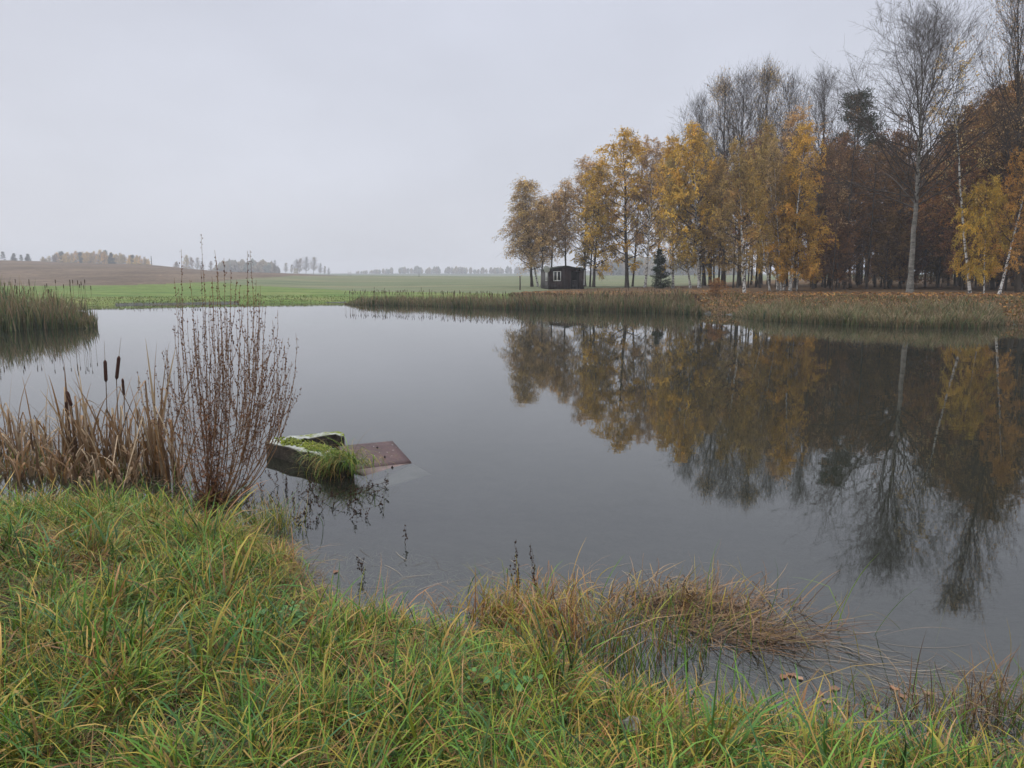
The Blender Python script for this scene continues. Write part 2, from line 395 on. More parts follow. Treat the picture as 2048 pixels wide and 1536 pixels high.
wob = 6*lumps(fc[:, 0], fc[:, 1], 20)
plD = np.interp(fpx, [-900, 200, 330, 450, 560, 680, 760], [84, 86, 92, 112, 150, 225, 600])+wob*0.5
swD = np.interp(fpx, [330, 500, 700, 1000, 1400], [125, 95, 78, 62, 62])+wob*0.3
zone = np.full(len(Q_), 2)                                     # 2 meadow
zone[fsd <= 0.0] = 0
zone[(fsd > 0) & (fr_ < 14)] = 1
land = (fsd > 0) & (fr_ >= 14) & (fc[:, 1] > 0)
zone[land & (fc[:, 1] > swD)] = 4
zone[land & (fpx < 760) & (fc[:, 1] > plD)] = 3
zone[land & (fpx > 1030+0*fpx) & (fc[:, 1] < np.interp(fpx, [1030, 1200, 1400, 1600, 2600], [66, 78, 84, 150, 150])) & (fsd > 0.0)] = 5
zone[land & (fc[:, 1] > 420)] = 6
def sub(zid, name, mat, lab):
    q = Q_[zone == zid]; u, inv = np.unique(q, return_inverse=True)
    o = link(name, mesh_data(name, V_[u], inv.reshape(-1, 4), smooth=True), mat); tag(o, kind='structure'); return o
sub(0, 'pond_bed', M_bed, ''); sub(1, 'grassy_bank', M_bank, ''); sub(2, 'meadow', M_meadow, '')
sub(3, 'ploughed_field', M_plough, ''); sub(4, 'sown_field', M_sown, ''); sub(5, 'forest_floor', M_litter, ''); sub(6, 'far_hills', M_far, '')
# inner disc under the photographer
ring = idx[0]; cvi = V_[ring].mean(0)
o = link('bank_underfoot', mesh_data('bank_underfoot', np.vstack([V_[ring], cvi[None]]), tris=np.array([[i, (i+1) % nt_, nt_] for i in range(nt_)])), M_bank); tag(o, kind='structure')

# water surface, follows the pond outline and runs a little under the banks
wm = (fsd < 0.9) & (fr_ < 110)
q = Q_[wm]; u, inv = np.unique(q, return_inverse=True)
wv = V_[u].copy(); wv[:, 2] = 0.0
WIND = slice(None)
_a = wv[inv.reshape(-1, 4)[0]]
if np.cross(_a[1]-_a[0], _a[2]-_a[0])[2] < 0: WIND = slice(None, None, -1)
wme = mesh_data('pond_water', wv, inv.reshape(-1, 4)[:, WIND], smooth=True)
rads = np.hypot(wv[:, 0], wv[:, 1]); depth = np.maximum(-height(wv[:, 0], wv[:, 1]), 0)
clear = np.clip(np.exp(-depth*1.0)*np.exp(-np.maximum(rads-4, 0)/12)*0.85, 0, 0.85).astype(np.float32)
a_ = wme.attributes.new('clear', 'FLOAT', 'POINT'); a_.data.foreach_set('value', clear)
o = link('pond_water', wme, M_water); tag(o, kind='structure')

# ------------------------------------------------------------------ tree maker
def chain(start, dirs, L, n, bend, gnarl, r):
    """grow M limbs of n points; bend = vector added to the direction along the way"""
    M = len(start); P = np.zeros((M, n, 3)); P[:, 0] = start; d = nrm(dirs)
    for k in range(1, n):
        d = nrm(d + bend/(n-1) + r.normal(0, gnarl, (M, 3)))
        P[:, k] = P[:, k-1]+d*(L/(n-1))[:, None]
    return P
def along(P, s):
    """points and directions at fraction s (M,) along polylines (M,n,3)"""
    n = P.shape[1]; f = np.clip(s, 0, 0.999)*(n-1); i = f.astype(int); t = (f-i)[:, None]
    ar = np.arange(len(P)); a = P[ar, i]; b = P[ar, i+1]
    return a*(1-t)+b*t, nrm(b-a)
def deflect(d, ang, r, flat=0.0):
    """rotate each direction by ang about a random perpendicular axis"""
    rv = r.normal(0, 1, d.shape); rv[:, 2] *= (1-flat)
    perp = nrm(rv-(rv*d).sum(1, keepdims=True)*d)
    return nrm(d*np.cos(ang)[:, None]+perp*np.sin(ang)[:, None])
def make_tree(seed, H=15., r0=.14, cb=.2, ang=(70, 35), wid=lambda t: .22*np.sin(np.pi*t**.8)+.03, n1=36, n2=7, n3=5, up1=.5, droop=-1.2,
              up2=0.1, twig=.9, leaves=6, leaf=.11, colors=((.3, .15, .04),), trunk_w=.03, lean=(0, 0), thick=1.0, fork=0, leaf_lo=0.0, hang=.5, sides=7, leafshape=1.0, sub2=.42, tp=1.0):
    r = np.random.default_rng(seed)
    nT = 16; s = np.linspace(0, 1, nT)
    tr = np.zeros((1, nT, 3)); wx = np.cumsum(r.normal(0, trunk_w, nT))*H/15; wy = np.cumsum(r.normal(0, trunk_w, nT))*H/15
    tr[0, :, 0] = (wx-wx[0])*s**.5+lean[0]*H*s**1.3; tr[0, :, 1] = (wy-wy[0])*s**.5+lean[1]*H*s**1.3; tr[0, :, 2] = s*H-0.25*(s == 0)
    rad = r0*(1-s)**.8*(1+.5*np.exp(-s*40))+.012
    tv, tq = tubes(tr, rad[None], sides)
    # first order limbs
    t1 = cb+(1-cb)*((np.arange(n1)+r.uniform(0, 1, n1))/n1)**tp; t1 = np.clip(t1, 0, .985)
    az = np.arange(n1)*2.4+r.uniform(-.5, .5, n1)
    tt = (t1-cb)/(1-cb)
    an = np.radians(ang[0]*(1-tt)+ang[1]*tt)+r.normal(0, .12, n1)
    d = np.stack([np.sin(an)*np.cos(az), np.sin(an)*np.sin(az), np.cos(an)], 1)
    p, _ = along(np.repeat(tr, n1, 0), t1)
    L1 = np.maximum(wid(tt)*H*r.uniform(.7, 1.2, n1), .35)
    P1 = chain(p, d, L1, 8, np.array([0, 0, up1]), .10, r)
    rr1 = np.interp(t1, s, rad)*.5*thick
    R1 = np.maximum(rr1[:, None]*(1-np.linspace(0, 1, 8))[None]**.8, .009)
    # second order
    m2 = np.maximum(3, (n2*np.clip(L1/(H*.14), .5, 1.6)).astype(int)); i2 = np.repeat(np.arange(n1), m2)
    s2 = r.uniform(.18, 1, len(i2))
    p2, d2 = along(P1[i2], s2)
    d2 = deflect(d2, np.radians(r.uniform(25, 60, len(i2))), r, .3)
    L2 = L1[i2]*sub2*(1.15-.6*s2)*r.uniform(.6, 1.3, len(i2))+.25
    P2 = chain(p2, d2, L2, 5, np.array([0, 0, up2]), .13, r)
    R2 = np.maximum((R1[i2, np.minimum((s2*7).astype(int), 7)]*.6)[:, None]*(1-np.linspace(0, 1, 5))[None], .006)
    # twigs
    i3 = np.repeat(np.arange(len(i2)), n3); s3 = r.uniform(.15, 1, len(i3))
    p3, d3 = along(P2[i3], s3)
    d3 = deflect(d3, np.radians(r.uniform(20, 60, len(i3))), r)
    L3 = twig*r.uniform(.5, 1.3, len(i3))
    P3 = chain(p3, d3, L3, 4, np.array([0, 0, droop]), .1, r)
    R3 = np.repeat(np.array([[.007, .006, .0045, .003]])*1.0, len(P3), 0)
    b = Bag()
    v, q_ = tubes(P1, R1, 5); b.add(v, q_)
    v, q_ = tubes(P2, R2, 3); b.add(v, q_)
    v, q_ = tubes(P3, R3, 3); b.add(v, q_)
    tb = Bag(); tb.add(tv, tq)
    lb = None
    if leaves > 0:
        lb = Bag()
        N = len(P3)
        # leaves fall from the crown in patches: density varies between limbs
        k = r.poisson(leaves*(np.clip(r.normal(1, .3, n1), .3, 1.7)[i2]*np.clip(r.lognormal(-.15, .75, len(i2)), .05, 3.2))[i3])
        k = np.where(p3[:, 2] < leaf_lo*H, 0, k)
        i4 = np.repeat(np.arange(N), k); n4 = len(i4)
        p4, _ = along(P3[i4], r.uniform(.1, 1, n4)); p4 = p4+r.normal(0, .05, (n4, 3))
        sz = leaf*r.uniform(.55, 1.3, n4)
        a1 = nrm(r.normal(0, 1, (n4, 3))*np.array([1, 1, .6])+np.array([0, 0, -hang*1.6])); a2 = nrm(np.cross(a1, r.normal(0, 1, (n4, 3))))
        vv = np.stack([p4, p4+a1*sz[:, None]*.5+a2*sz[:, None]*.38*leafshape, p4+a1*sz[:, None], p4+a1*sz[:, None]*.5-a2*sz[:, None]*.38*leafshape], 1)
        ci = r.integers(0, len(colors), n1)[i2[i3[i4]]]; flip = r.random(n4) < .45
        ci = np.where(flip, r.integers(0, len(colors), n4), ci)
        cc = np.array(colors)[ci]*r.uniform(.75, 1.25, (n4, 1))*np.clip(r.normal(1, .22, len(i2)), .5, 1.5)[i3[i4]][:, None]
        lb.add(vv.reshape(-1, 3), np.arange(n4*4).reshape(-1, 4), c=np.repeat(cc, 4, 0))
    return tb.data('trunk', True), b.data('limbs', True), (lb.data('crown') if lb else None), float(max(P3[:, :, 2].max(), H))

GOLD = ((.74, .48, .085), (.66, .41, .07), (.80, .55, .11), (.50, .35, .08), (.68, .40, .07))
AMBER = ((.62, .42, .21), (.50, .33, .17), (.68, .48, .23), (.42, .28, .15), (.70, .47, .16))
OLIVE = ((.50, .36, .12), (.38, .29, .10), (.56, .41, .13), (.31, .23, .09), (.54, .32, .10))
RUST = ((.25, .13, .055), (.17, .088, .042), (.32, .165, .06), (.12, .068, .04))
ORNG = ((.42, .21, .075), (.33, .165, .065), (.24, .12, .06), (.50, .28, .08))
wid_b = lambda t: .19*np.sin(np.pi*np.clip(t*.86+.12, 0, 1))**.8+.03
wid_y = lambda t: .17*np.sin(np.pi*np.clip(t*.8+.16, 0, 1))+.03
wid_open = lambda t: .30*(1-t)**.55*np.clip(.35+t*1.6, 0, 1)+.05
PROT = {}
PROT['weep_a'] = make_tree(11, 15, .15, .14, (66, 22), lambda t: .21*np.sin(np.pi*np.clip(t*.82+.16, 0, 1))**.7+.03, 50, 8, 6, .45, -1.6, -.1, 1.25, 8, .13, AMBER, leaf_lo=.04, hang=.9)
PROT['weep_b'] = make_tree(12, 15, .13, .28, (52, 20), wid_b, 38, 8, 5, .5, -1.4, 0., 1.0, 8, .13, AMBER, leaf_lo=.2, hang=.9)
PROT['open_a'] = make_tree(13, 16, .15, .22, (66, 22), lambda t: .20*np.sin(np.pi*np.clip(t*.8+.14, 0, 1))+.03, 40, 8, 5, .4, -.7, .1, .8, 7, .12, AMBER, leaf_lo=.30, hang=.7)
PROT['yel_a'] = make_tree(14, 16, .18, .12, (74, 26), lambda t: .21*np.sin(np.pi*np.clip(t*.8+.2, 0, 1))+.03, 46, 9, 6, .35, -.9, 0., .85, 10, .145, GOLD, leaf_lo=.10, hang=.6)
PROT['yel_b'] = make_tree(15, 17, .18, .13, (70, 24), wid_y, 44, 9, 6, .35, -1.0, 0., .85, 9, .14, GOLD, leaf_lo=.11, hang=.6)
PROT['olive'] = make_tree(16, 18, .20, .13, (76, 24), lambda t: .21*np.sin(np.pi*np.clip(t*.75+.2, 0, 1))+.04, 48, 9, 6, .25, -.8, 0., .9, 9, .145, OLIVE, leaf_lo=.10, hang=.5)
PROT['bare_a'] = make_tree(17, 20, .22, .30, (62, 12), lambda t: .36*(1-t)**.6*np.clip(.7+t, 0, 1)+.06, 46, 11, 6, .8, .5, .6, 1.1, 0, .1, AMBER, thick=.9, tp=1.35)
PROT['bare_b'] = make_tree(18, 20, .20, .34, (56, 12), lambda t: .32*(1-t)**.55*np.clip(.6+t, 0, 1)+.07, 44, 11, 6, .9, .6, .7, 1.1, 1, .12, AMBER, thick=.9, tp=1.35)
PROT['aspen'] = make_tree(19, 22, .25, .36, (68, 20), lambda t: .54*(1-t)**.5+.07, 62, 15, 7, .42, .25, .3, .9, 0, .1, AMBER, trunk_w=.06, thick=.8, sides=10, sub2=.42, tp=1.15)
PROT['rust_a'] = make_tree(20, 14, .15, .10, (72, 30), lambda t: .26*np.sin(np.pi*np.clip(t*.7+.22, 0, 1))+.05, 42, 9, 6, .3, .1, .1, .7, 9, .15, RUST, hang=.2)
PROT['rust_b'] = make_tree(21, 15, .13, .25, (66, 30), lambda t: .22*np.sin(np.pi*np.clip(t*.7+.22, 0, 1))+.05, 36, 8, 5, .3, .1, .1, .7, 7, .14, RUST, hang=.2)
PROT['orng'] = make_tree(22, 15, .17, .12, (76, 30), lambda t: .29*np.sin(np.pi*np.clip(t*.7+.22, 0, 1))+.05, 46, 9, 6, .3, -.1, .1, .8, 10, .15, ORNG, hang=.3)
PROT['pole_a'] = make_tree(23, 15, .085, .30, (70, 30), lambda t: .09+0*t, 18, 5, 4, .3, .1, .1, .6, 3, .14, RUST, hang=.2, sides=5)
PROT['pole_b'] = make_tree(24, 14, .065, .18, (78, 35), lambda t: .10+0*t, 18, 5, 4, .3, .1, .1, .6, 4, .13, RUST, hang=.2, sides=5)
PROT['slim'] = make_tree(25, 13, .07, .35, (55, 22), lambda t: .12*np.sin(np.pi*np.clip(t*.8+.15, 0, 1))+.03, 24, 6, 4, .4, -.9, 0, .8, 4, .10, AMBER, hang=.8, sides=6)
PROT['low_gold'] = make_tree(26, 9, .09, .26, (92, 50), lambda t: .33*np.sin(np.pi*np.clip(t*.7+.2, 0, 1))+.05, 40, 9, 6, -.3, -1.2, -.2, .7, 16, .12, GOLD, hang=.9, sides=6)
def make_conifer(seed, H, r0, cb, spread, colors, whorls=26, dens=1.0, pine=False):
    r = np.random.default_rng(seed)
    s = np.linspace(0, 1, 10); tr = np.zeros((1, 10, 3)); tr[0, :, 2] = s*H-.2*(s == 0); tr[0, :, 0] = .01*H*np.sin(s*5)
    tb = Bag(); v, q_ = tubes(tr, (r0*(1-s)+.01)[None], 7); tb.add(v, q_)
    n1 = whorls*6; t1 = cb+(1-cb)*r.uniform(0, 1, n1)**(.9 if not pine else .7); az = r.uniform(0, 6.28, n1)
    an = np.radians((100 if not pine else 75)-30*t1)
    L1 = spread*H*((1-t1)/(1-cb) if not pine else np.clip(1.15-t1, .2, 1))**(.8)*r.uniform(.7, 1.15, n1)+.15
    d = np.stack([np.sin(an)*np.cos(az), np.sin(an)*np.sin(az), np.cos(an)], 1)
    p, _ = along(np.repeat(tr, n1, 0), t1)
    P1 = chain(p, d, L1, 5, np.array([0, 0, .25]), .06, r)
    lb_ = Bag(); v, q_ = tubes(P1, np.maximum(.02*(1-np.linspace(0, 1, 5))[None]*np.ones((n1, 1)), .005), 3); lb_.add(v, q_)
    nn = (90*dens*L1/L1.max()).astype(int)+12; i4 = np.repeat(np.arange(n1), nn); n4 = len(i4)
    u = r.uniform(.15 if not pine else .5, 1.02, n4); p4, d4 = along(P1[i4], u)
    off = r.normal(0, .10 if not pine else .22, (n4, 3))*np.array([1, 1, .5]); p4 = p4+off
    sz = r.uniform(.10, .24, n4)*(1 if not pine else 1.2)
    a1 = nrm(d4+r.normal(0, .7, (n4, 3))); a2 = nrm(np.cross(a1, r.normal(0, 1, (n4, 3))))
    vv = np.stack([p4, p4+a1*sz[:, None]*.5+a2*sz[:, None]*.13, p4+a1*sz[:, None], p4+a1*sz[:, None]*.5-a2*sz[:, None]*.13], 1)
    cc = np.array(colors)[r.integers(0, len(colors), n4)]*r.uniform(.7, 1.3, (n4, 1))
    cb_ = Bag(); cb_.add(vv.reshape(-1, 3), np.arange(n4*4).reshape(-1, 4), c=np.repeat(cc, 4, 0))
    return tb.data('trunk', True), lb_.data('limbs'), cb_.data('crown'), H
SPR = ((.028, .045, .018), (.04, .055, .02), (.02, .032, .015))
PROT['spruce'] = make_conifer(31, 4, .05, .03, .26, SPR, 22)
PROT['pine'] = make_conifer(32, 17, .16, .55, .20, SPR, 18, 1.6, True)
for k, (t_, l_, c_, h_) in PROT.items():
    t_.materials.append(M_bark); l_.materials.append(M_twig)
    if c_: c_.materials.append(M_amber)

def add_tree(kind, px, D, top=None, label='', group=None, height_m=None, name='birch_tree', cat='birch tree', bark=None, leafm=None, wide=1.0, rz=None, z=None, limbs=True):
    t_, l_, c_, h_ = PROT[kind]
    x = (px-1024)/F*(D*CP+(CAMZ-1.0)*SP)
    gz = H1(x, D) if z is None else z
    x = (px-1024)/F*(D*CP+(CAMZ-gz)*SP)
    ry = 0.0
    if top is not None:
        tp = PY(top[0], top[1], D); hh = tp[2]-gz; ry = math.atan2(tp[0]-x, hh); hh = math.hypot(hh, tp[0]-x)
    else: hh = height_m
    root = empty(name, (x, D, gz-.03), label, cat, group)
    sc = hh/h_
    # lean is a turn about world Y after the spin about Z
    rzv = rng.uniform(0, 6.28) if rz is None else rz
    root.rotation_euler = (Matrix.Rotation(ry, 3, 'Y')@Matrix.Rotation(rzv, 3, 'Z')).to_euler()
    root.scale = (sc*wide, sc*wide, sc)
    for nm, me, mt in (('trunk', t_, bark or M_bark), ('limbs', l_, M_twig), ('crown', c_, leafm)):
        if me is None or (nm == 'limbs' and not limbs): continue
        o_ = bpy.data.objects.new(nm, me); COL.objects.link(o_); o_.parent = root
        if mt is not None:
            o_.material_slots[0].link = 'OBJECT'; o_.material_slots[0].material = mt
    return root
B, AL, GL, RL = M_birch, M_amber, M_gold, M_rust
# --- the row beside the cabin, left to right
add_tree('weep_a', 1064, 84, (1052, 346), 'tall weeping birch at the left end of the row, brown-gold leaves drooping low', bark=M_bark, leafm=AL, wide=1.35)
add_tree('weep_b', 1076, 84, (1040, 400), 'birch trunk slanting out from beside the leftmost weeping birch', bark=M_birch, leafm=AL, wide=1.3)
add_tree('weep_b', 1083, 82, (1088, 388), 'dark stemmed birch growing against the left wall of the cabin', bark=M_bark, leafm=AL, wide=1.2)
add_tree('weep_b', 1102, 86, (1110, 376), 'forked thin birch rising behind the left half of the cabin roof', bark=M_bark, leafm=AL, wide=1.25)
add_tree('weep_b', 1132, 86, (1131, 352), 'slim birch with a straight dark stem behind the cabin roof peak', bark=M_bark, leafm=AL, wide=1.1)
add_tree('open_a', 1169, 85, (1172, 302), 'tall open-crowned birch with dark trunk at the right corner of the cabin', bark=M_bark, leafm=AL, wide=1.25)
add_tree('open_a', 1180, 84, (1192, 325), 'dark trunked thin-leaved birch just right of the one at the cabin corner', bark=M_bark, leafm=AL, wide=.8)
add_tree('yel_a', 1187, 82, (1206, 308), 'golden yellow birch whose thin trunk leans right, nearest the cabin', bark=M_bark, leafm=GL, wide=1.0)
add_tree('yel_b', 1254, 80, (1247, 252), 'tall golden birch with curved stem, standing clear in the gap right of the cabin', bark=M_bark, leafm=GL, wide=1.2)
add_tree('open_a', 1265, 84, (1290, 262), 'pale thin-leaved birch behind the curved golden birch', bark=M_bark, leafm=AL, wide=.7)
add_tree('open_a', 1290, 79, (1315, 268), 'brownish birch standing left of the small dark spruce', bark=M_birch, leafm=AL, wide=.95)
add_tree('weep_b', 1312, 88, (1335, 285), 'twiggy purple-brown birch rising behind the small dark spruce', bark=M_bark, leafm=AL, wide=.95)
add_tree('spruce', 1322, 72, (1318, 500), 'small dark green spruce between the birches at the edge of the reeds', name='spruce_tree', cat='spruce tree', leafm=M_needle)
add_tree('pine', 1172, 92, (1170, 515), 'low dark green conifer showing behind the right end of the cabin', name='conifer_tree', cat='conifer', leafm=M_needle, wide=2.4)
add_tree('yel_b', 1346, 72, (1345, 265), 'slim white stemmed yellow birch just right of the small spruce', bark=B, leafm=GL, wide=.8)
add_tree('olive', 1381, 70, (1345, 300), 'white birch leaning left with pale bent trunk, middle of the wood edge', bark=B, leafm=M_gold, wide=.75)
add_tree('yel_a', 1399, 69, (1385, 232), 'tall yellow-topped white birch with straight stem beside the left-leaning birch', bark=B, leafm=GL, wide=.9)
add_tree('rust_b', 1428, 74, (1425, 330), 'thick dark trunk of a brown-leaved tree behind the bare gap in the reeds', name='oak_tree', cat='tree', leafm=M_amber, wide=.95)
add_tree('olive', 1489, 53, (1478, 262), 'brown-gold birch with bright flecked trunk at the water by the gap in the reeds', bark=B, leafm=M_gold, wide=.85)
add_tree('yel_b', 1540, 56, (1500, 330), 'leftmost white stem of the birch clump with the orange-yellow leaves', bark=B, leafm=GL, wide=.6)
add_tree('olive', 1556, 57, (1530, 225), 'second stem from the left of the orange-yellow birch clump', bark=B, leafm=M_gold, wide=.7)
add_tree('open_a', 1562, 55.5, (1548, 270), 'third stem from the left of the orange-yellow birch clump, close against the second', bark=B, leafm=AL, wide=.6)
add_tree('yel_a', 1568, 56.5, (1585, 300), 'middle stem of the orange-yellow birch clump hidden by low leaves', bark=B, leafm=GL, wide=.7)
add_tree('yel_b', 1580, 55, (1612, 238), 'second stem from the right of the orange-yellow birch clump, carrying its highest gold crown', bark=B, leafm=GL, wide=.8)
add_tree('low_gold', 1594, 55.5, (1600, 410), 'rightmost white stem of the birch clump with low spreading orange-yellow boughs', bark=B, leafm=GL, wide=1.05)
add_tree('slim', 1664, 54, (1684, 300), 'thin grey trunk standing alone before the dark wood right of the birch clump', bark=M_bark, leafm=M_rust, wide=.7, name='young_tree', cat='tree')
add_tree('aspen', 1820, 48, (1866, -60), 'huge pale-trunked aspen with bare spreading crown, tallest tree at the water edge', name='aspen_tree', cat='aspen tree', bark=M_aspen, wide=1.0)
add_tree('slim', 1940, 46, (1893, 60), 'tall white birch with wavy trunk right of the huge aspen', bark=B, leafm=AL, wide=.95)
add_tree('low_gold', 1968, 45.5, (1975, 345), 'small thin-stemmed birch with bright orange-yellow drooping leaves, right of the wavy birch', bark=B, leafm=GL, wide=.62)
add_tree('yel_b', 1998, 44, (2085, 240), 'flecked birch leaning hard right at the right edge of the photo', bark=B, leafm=M_ginger, wide=.7)
add_tree('bare_b', 2035, 47, (2045, -120), 'tall bare-topped tree at the right edge of the photo', name='bare_tree', cat='tree', leafm=M_amber, wide=.8)
add_tree('orng', 1985, 56, (1965, 190), 'broad rusty orange oak behind the small bright yellow birch', name='oak_tree', cat='oak tree', leafm=M_amber, wide=1.0)
add_tree('orng', 2060, 52, (2050, 130), 'rusty orange oak cut off by the right edge of the photo', name='oak_tree', cat='oak tree', leafm=M_amber, wide=1.1)
add_tree('orng', 1910, 64, (1915, 270), 'rusty oak seen between the huge aspen and the wavy white birch', name='oak_tree', cat='oak tree', leafm=M_rust, wide=.9)
add_tree('pine', 1716, 74, (1716, 198), 'dark green pine whose top stands above the brown wood', name='pine_tree', cat='pine tree', leafm=M_needle, wide=1.35)
add_tree('orng', 1925, 54, (1935, 235), 'rust-brown oak directly behind the wavy white birch', name='oak_tree', cat='oak tree', leafm=M_rust, wide=1.0)
add_tree('orng', 2040, 58, (2015, 160), 'tall rusty oak behind the leaning birch at the right edge', name='oak_tree', cat='oak tree', leafm=M_rust, wide=1.1)
# bare tops behind the birches
for i, (px, D, tp, kd, lab) in enumerate([
        (1408, 80, (1400, 165), 'bare_a', 'bare tree at the left end of the leafless tops behind the birches'),
        (1446, 82, (1445, 128), 'bare_b', 'bare tree second from the left among the leafless tops'),
        (1478, 78, (1488, 112), 'bare_a', 'tall bare tree behind the white birch by the gap in the reeds'),
        (1520, 80, (1540, 100), 'bare_b', 'highest of the leafless tops behind the birch clump'),
        (1570, 80, (1588, 122), 'bare_a', 'bare tree right behind the gold crown of the birch clump'),
        (1625, 78, (1652, 108), 'bare_a', 'bare tree with wide spread twigs standing between birch clump and pine')]):
    add_tree(kd, px, D, tp, lab, name='bare_tree', cat='tree', leafm=M_amber, wide=.95)
WOOD = ['olive brown tree behind the white birch at the gap in the reeds', 'brown tree just left of the orange-yellow birch clump, behind it', 'thin-crowned brown tree directly behind the birch clump', 'olive brown tree behind the thick dark trunk at the gap in the reeds',
        'brown tree of the wood directly right of the birch clump', 'rust tree of the wood below the dark pine, in front of it', 'rust tree of the wood just right of the dark pine', 'rust tree of the wood left of the huge aspen trunk',
        'rust tree of the wood right behind the huge aspen trunk', 'rust tree deep in the wood between pine and huge aspen', 'rust tree deep in the wood left of the dark pine', 'rust tree deep in the wood above the rusty oak right of the aspen', 'rust tree deep in the wood near the right edge of the photo']
for i, (px, D, tp, kd, w, mt) in enumerate([
        (1450, 68, (1440, 300), 'olive', .8, M_gold), (1520, 66, (1505, 250), 'rust_b', .9, M_amber), (1590, 64, (1590, 200), 'open_a', 1.0, M_amber), (1420, 76, (1410, 260), 'olive', .9, M_gold),
        (1650, 62, (1650, 270), 'rust_b', .9, M_rust), (1700, 60, (1700, 285), 'rust_a', 1.0, M_rust), (1750, 62, (1755, 265), 'rust_b', 1.0, M_rust), (1800, 58, (1800, 290), 'rust_a', .95, M_rust),
        (1850, 62, (1860, 300), 'rust_a', .9, M_rust), (1780, 70, (1790, 250), 'rust_a', 1.0, M_rust), (1690, 72, (1680, 262), 'rust_a', 1.0, M_rust), (1920, 72, (1925, 215), 'rust_a', 1.1, M_rust), (2030, 68, (2020, 150), 'rust_b', 1.2, M_amber)]):
    add_tree(kd, px, D, tp, WOOD[i], 'brown leafed trees of the wood', name='oak_tree', cat='tree', leafm=mt, wide=w)
# --- inner wood
r_ = np.random.default_rng(99); k_ = 0
while k_ < 215:
    px = r_.uniform(1395, 2330); D = r_.uniform(56, 120) if px > 1600 else r_.uniform(66, 84)
    if px < 1600 and r_.random() < .45: continue
    if px > 2048: D = r_.uniform(44, 90)
    k_ += 1
    add_tree('pole_a' if r_.random() < .5 else 'pole_b', px, D, None, 'thin dark trunk standing in the shade of the wood', 'thin trunks inside the wood', height_m=r_.uniform(10.5, 15), name='young_tree', cat='tree', leafm=M_rust, wide=r_.uniform(.9, 1.5))
# understory bushes of the wood
for i in range(56):
    px = r_.uniform(1600, 2200); D = r_.uniform(54, 100)
    add_tree('rust_a', px, D, None, 'low rust-leaved bush on the floor of the wood', 'bushes inside the wood', height_m=r_.uniform(2.5, 7), name='bush', cat='bush', leafm=M_rust, wide=1.1)
add_tree('orng', 1432, 47, None, 'low brown bush on the bare bank in the gap between the reed beds', height_m=1.3, name='bush', cat='bush', leafm=M_amber, wide=1.9)

# --- far trees
ORD = ['leftmost', 'second', 'third', 'fourth', 'fifth', 'sixth', 'seventh', 'eighth', 'ninth', 'rightmost']
for k, (px, ty_, kd, w) in enumerate([(549, 518, 'bare_a', .8), (571, 524, 'bare_b', 1.0), (583, 528, 'bare_b', .9), (592, 516, 'bare_a', 1.0), (599, 514, 'rust_b', .9), (612, 511, 'bare_a', 1.1), (627, 512, 'bare_b', 1.2), (640, 524, 'bare_a', .9), (649, 531, 'bare_b', .9), (657, 534, 'bare_a', .8)]):
    add_tree(kd, px, 520+k % 3*5, (px+1, ty_), ORD[k]+' tree from the left in the hazy bare clump on the skyline', 'bare trees of the clump on the skyline', name='bare_tree', cat='tree', leafm=M_amber, wide=w*1.1)
for k, (px, ty_, kd, w, mt) in enumerate([(352, 522, 'rust_a', 1.0, M_needle), (372, 508, 'olive', 1.1, M_gold), (382, 512, 'rust_b', 1.0, M_needle), (394, 513, 'bare_b', 1.1, M_amber), (403, 520, 'bare_a', 1.1, M_amber), (421, 520, 'rust_b', .9, M_amber)]):
    add_tree(kd, px, 500+k % 2*8, (px+1, ty_), ORD[k]+' tree from the left in the hazy group behind the dry weed tops', 'hazy trees over the end of the ploughed field', name='field_tree', cat='tree', leafm=mt, wide=w)
for k, (px, ty_, kd, w, mt) in enumerate([(6, 505, 'pine', 1.2, M_needle), (28, 508, 'spruce', 1.0, M_needle), (42, 511, 'pine', 1.2, M_needle), (56, 509, 'spruce', 1.0, M_needle)]):
    add_tree(kd, px, 480, (px, ty_), ORD[k]+' hazy conifer from the left edge above the ploughed field', 'hazy conifers at the left edge', name='conifer_tree', cat='conifer', leafm=mt, wide=w)
r_ = np.random.default_rng(5)
for i in range(42):
    px = 84+i*5.2+r_.uniform(-3, 3)
    kd = ['olive', 'yel_a', 'yel_b', 'rust_b', 'spruce'][[0, 1, 2, 0, 1, 3, 4][r_.integers(0, 7)]]
    typ = np.interp(px, [84, 110, 150, 200, 240, 300], [512, 507, 502, 500, 506, 514])+r_.uniform(-3, 5)
    add_tree(kd, px, r_.uniform(480, 520), (px, typ), 'pale yellow and grey tree in the hazy row above the ploughed field', 'hazy tree row above the ploughed field', name='row_tree', cat='tree', leafm=M_needle if kd == 'spruce' else M_gold, wide=1.0)
# woods far beyond, one mass
def far_wood(name, px0, px1, D, H0, H1_, n, label, seed):
    r = np.random.default_rng(seed); b = Bag()
    for i in range(n):
        px = r.uniform(px0, px1); Dd = D*r.uniform(.97, 1.06); x = (px-1024)/F*Dd
        e = min(1, min(px-px0, px1-px)/((px1-px0)*.3)+.35)
        hh = r.uniform(H0, H1_)*e; z0 = H1(x, Dd); w = hh*r.uniform(.22, .36)
        m = 60; u = r.uniform(0, 1, m); az = r.uniform(0, 6.28, m); rr_ = w*np.sin(np.pi*(u*.85+.1))*r.uniform(.3, 1.05, m)
        c = np.stack([x+rr_*np.cos(az), Dd+rr_*np.sin(az), z0+hh*(.08+u*.92)], 1)
        s = hh*.16; v, t = octas(c, s*r.uniform(.5, 1.2, m)); col = np.array([(.05, .07, .035), (.10, .08, .04), (.16, .12, .04)])[r.integers(0, 3)]
        b.add(v, t=t, c=col)
    o_ = b.build(name, M_needle); tag(o_, label, 'wood', kind='stuff')
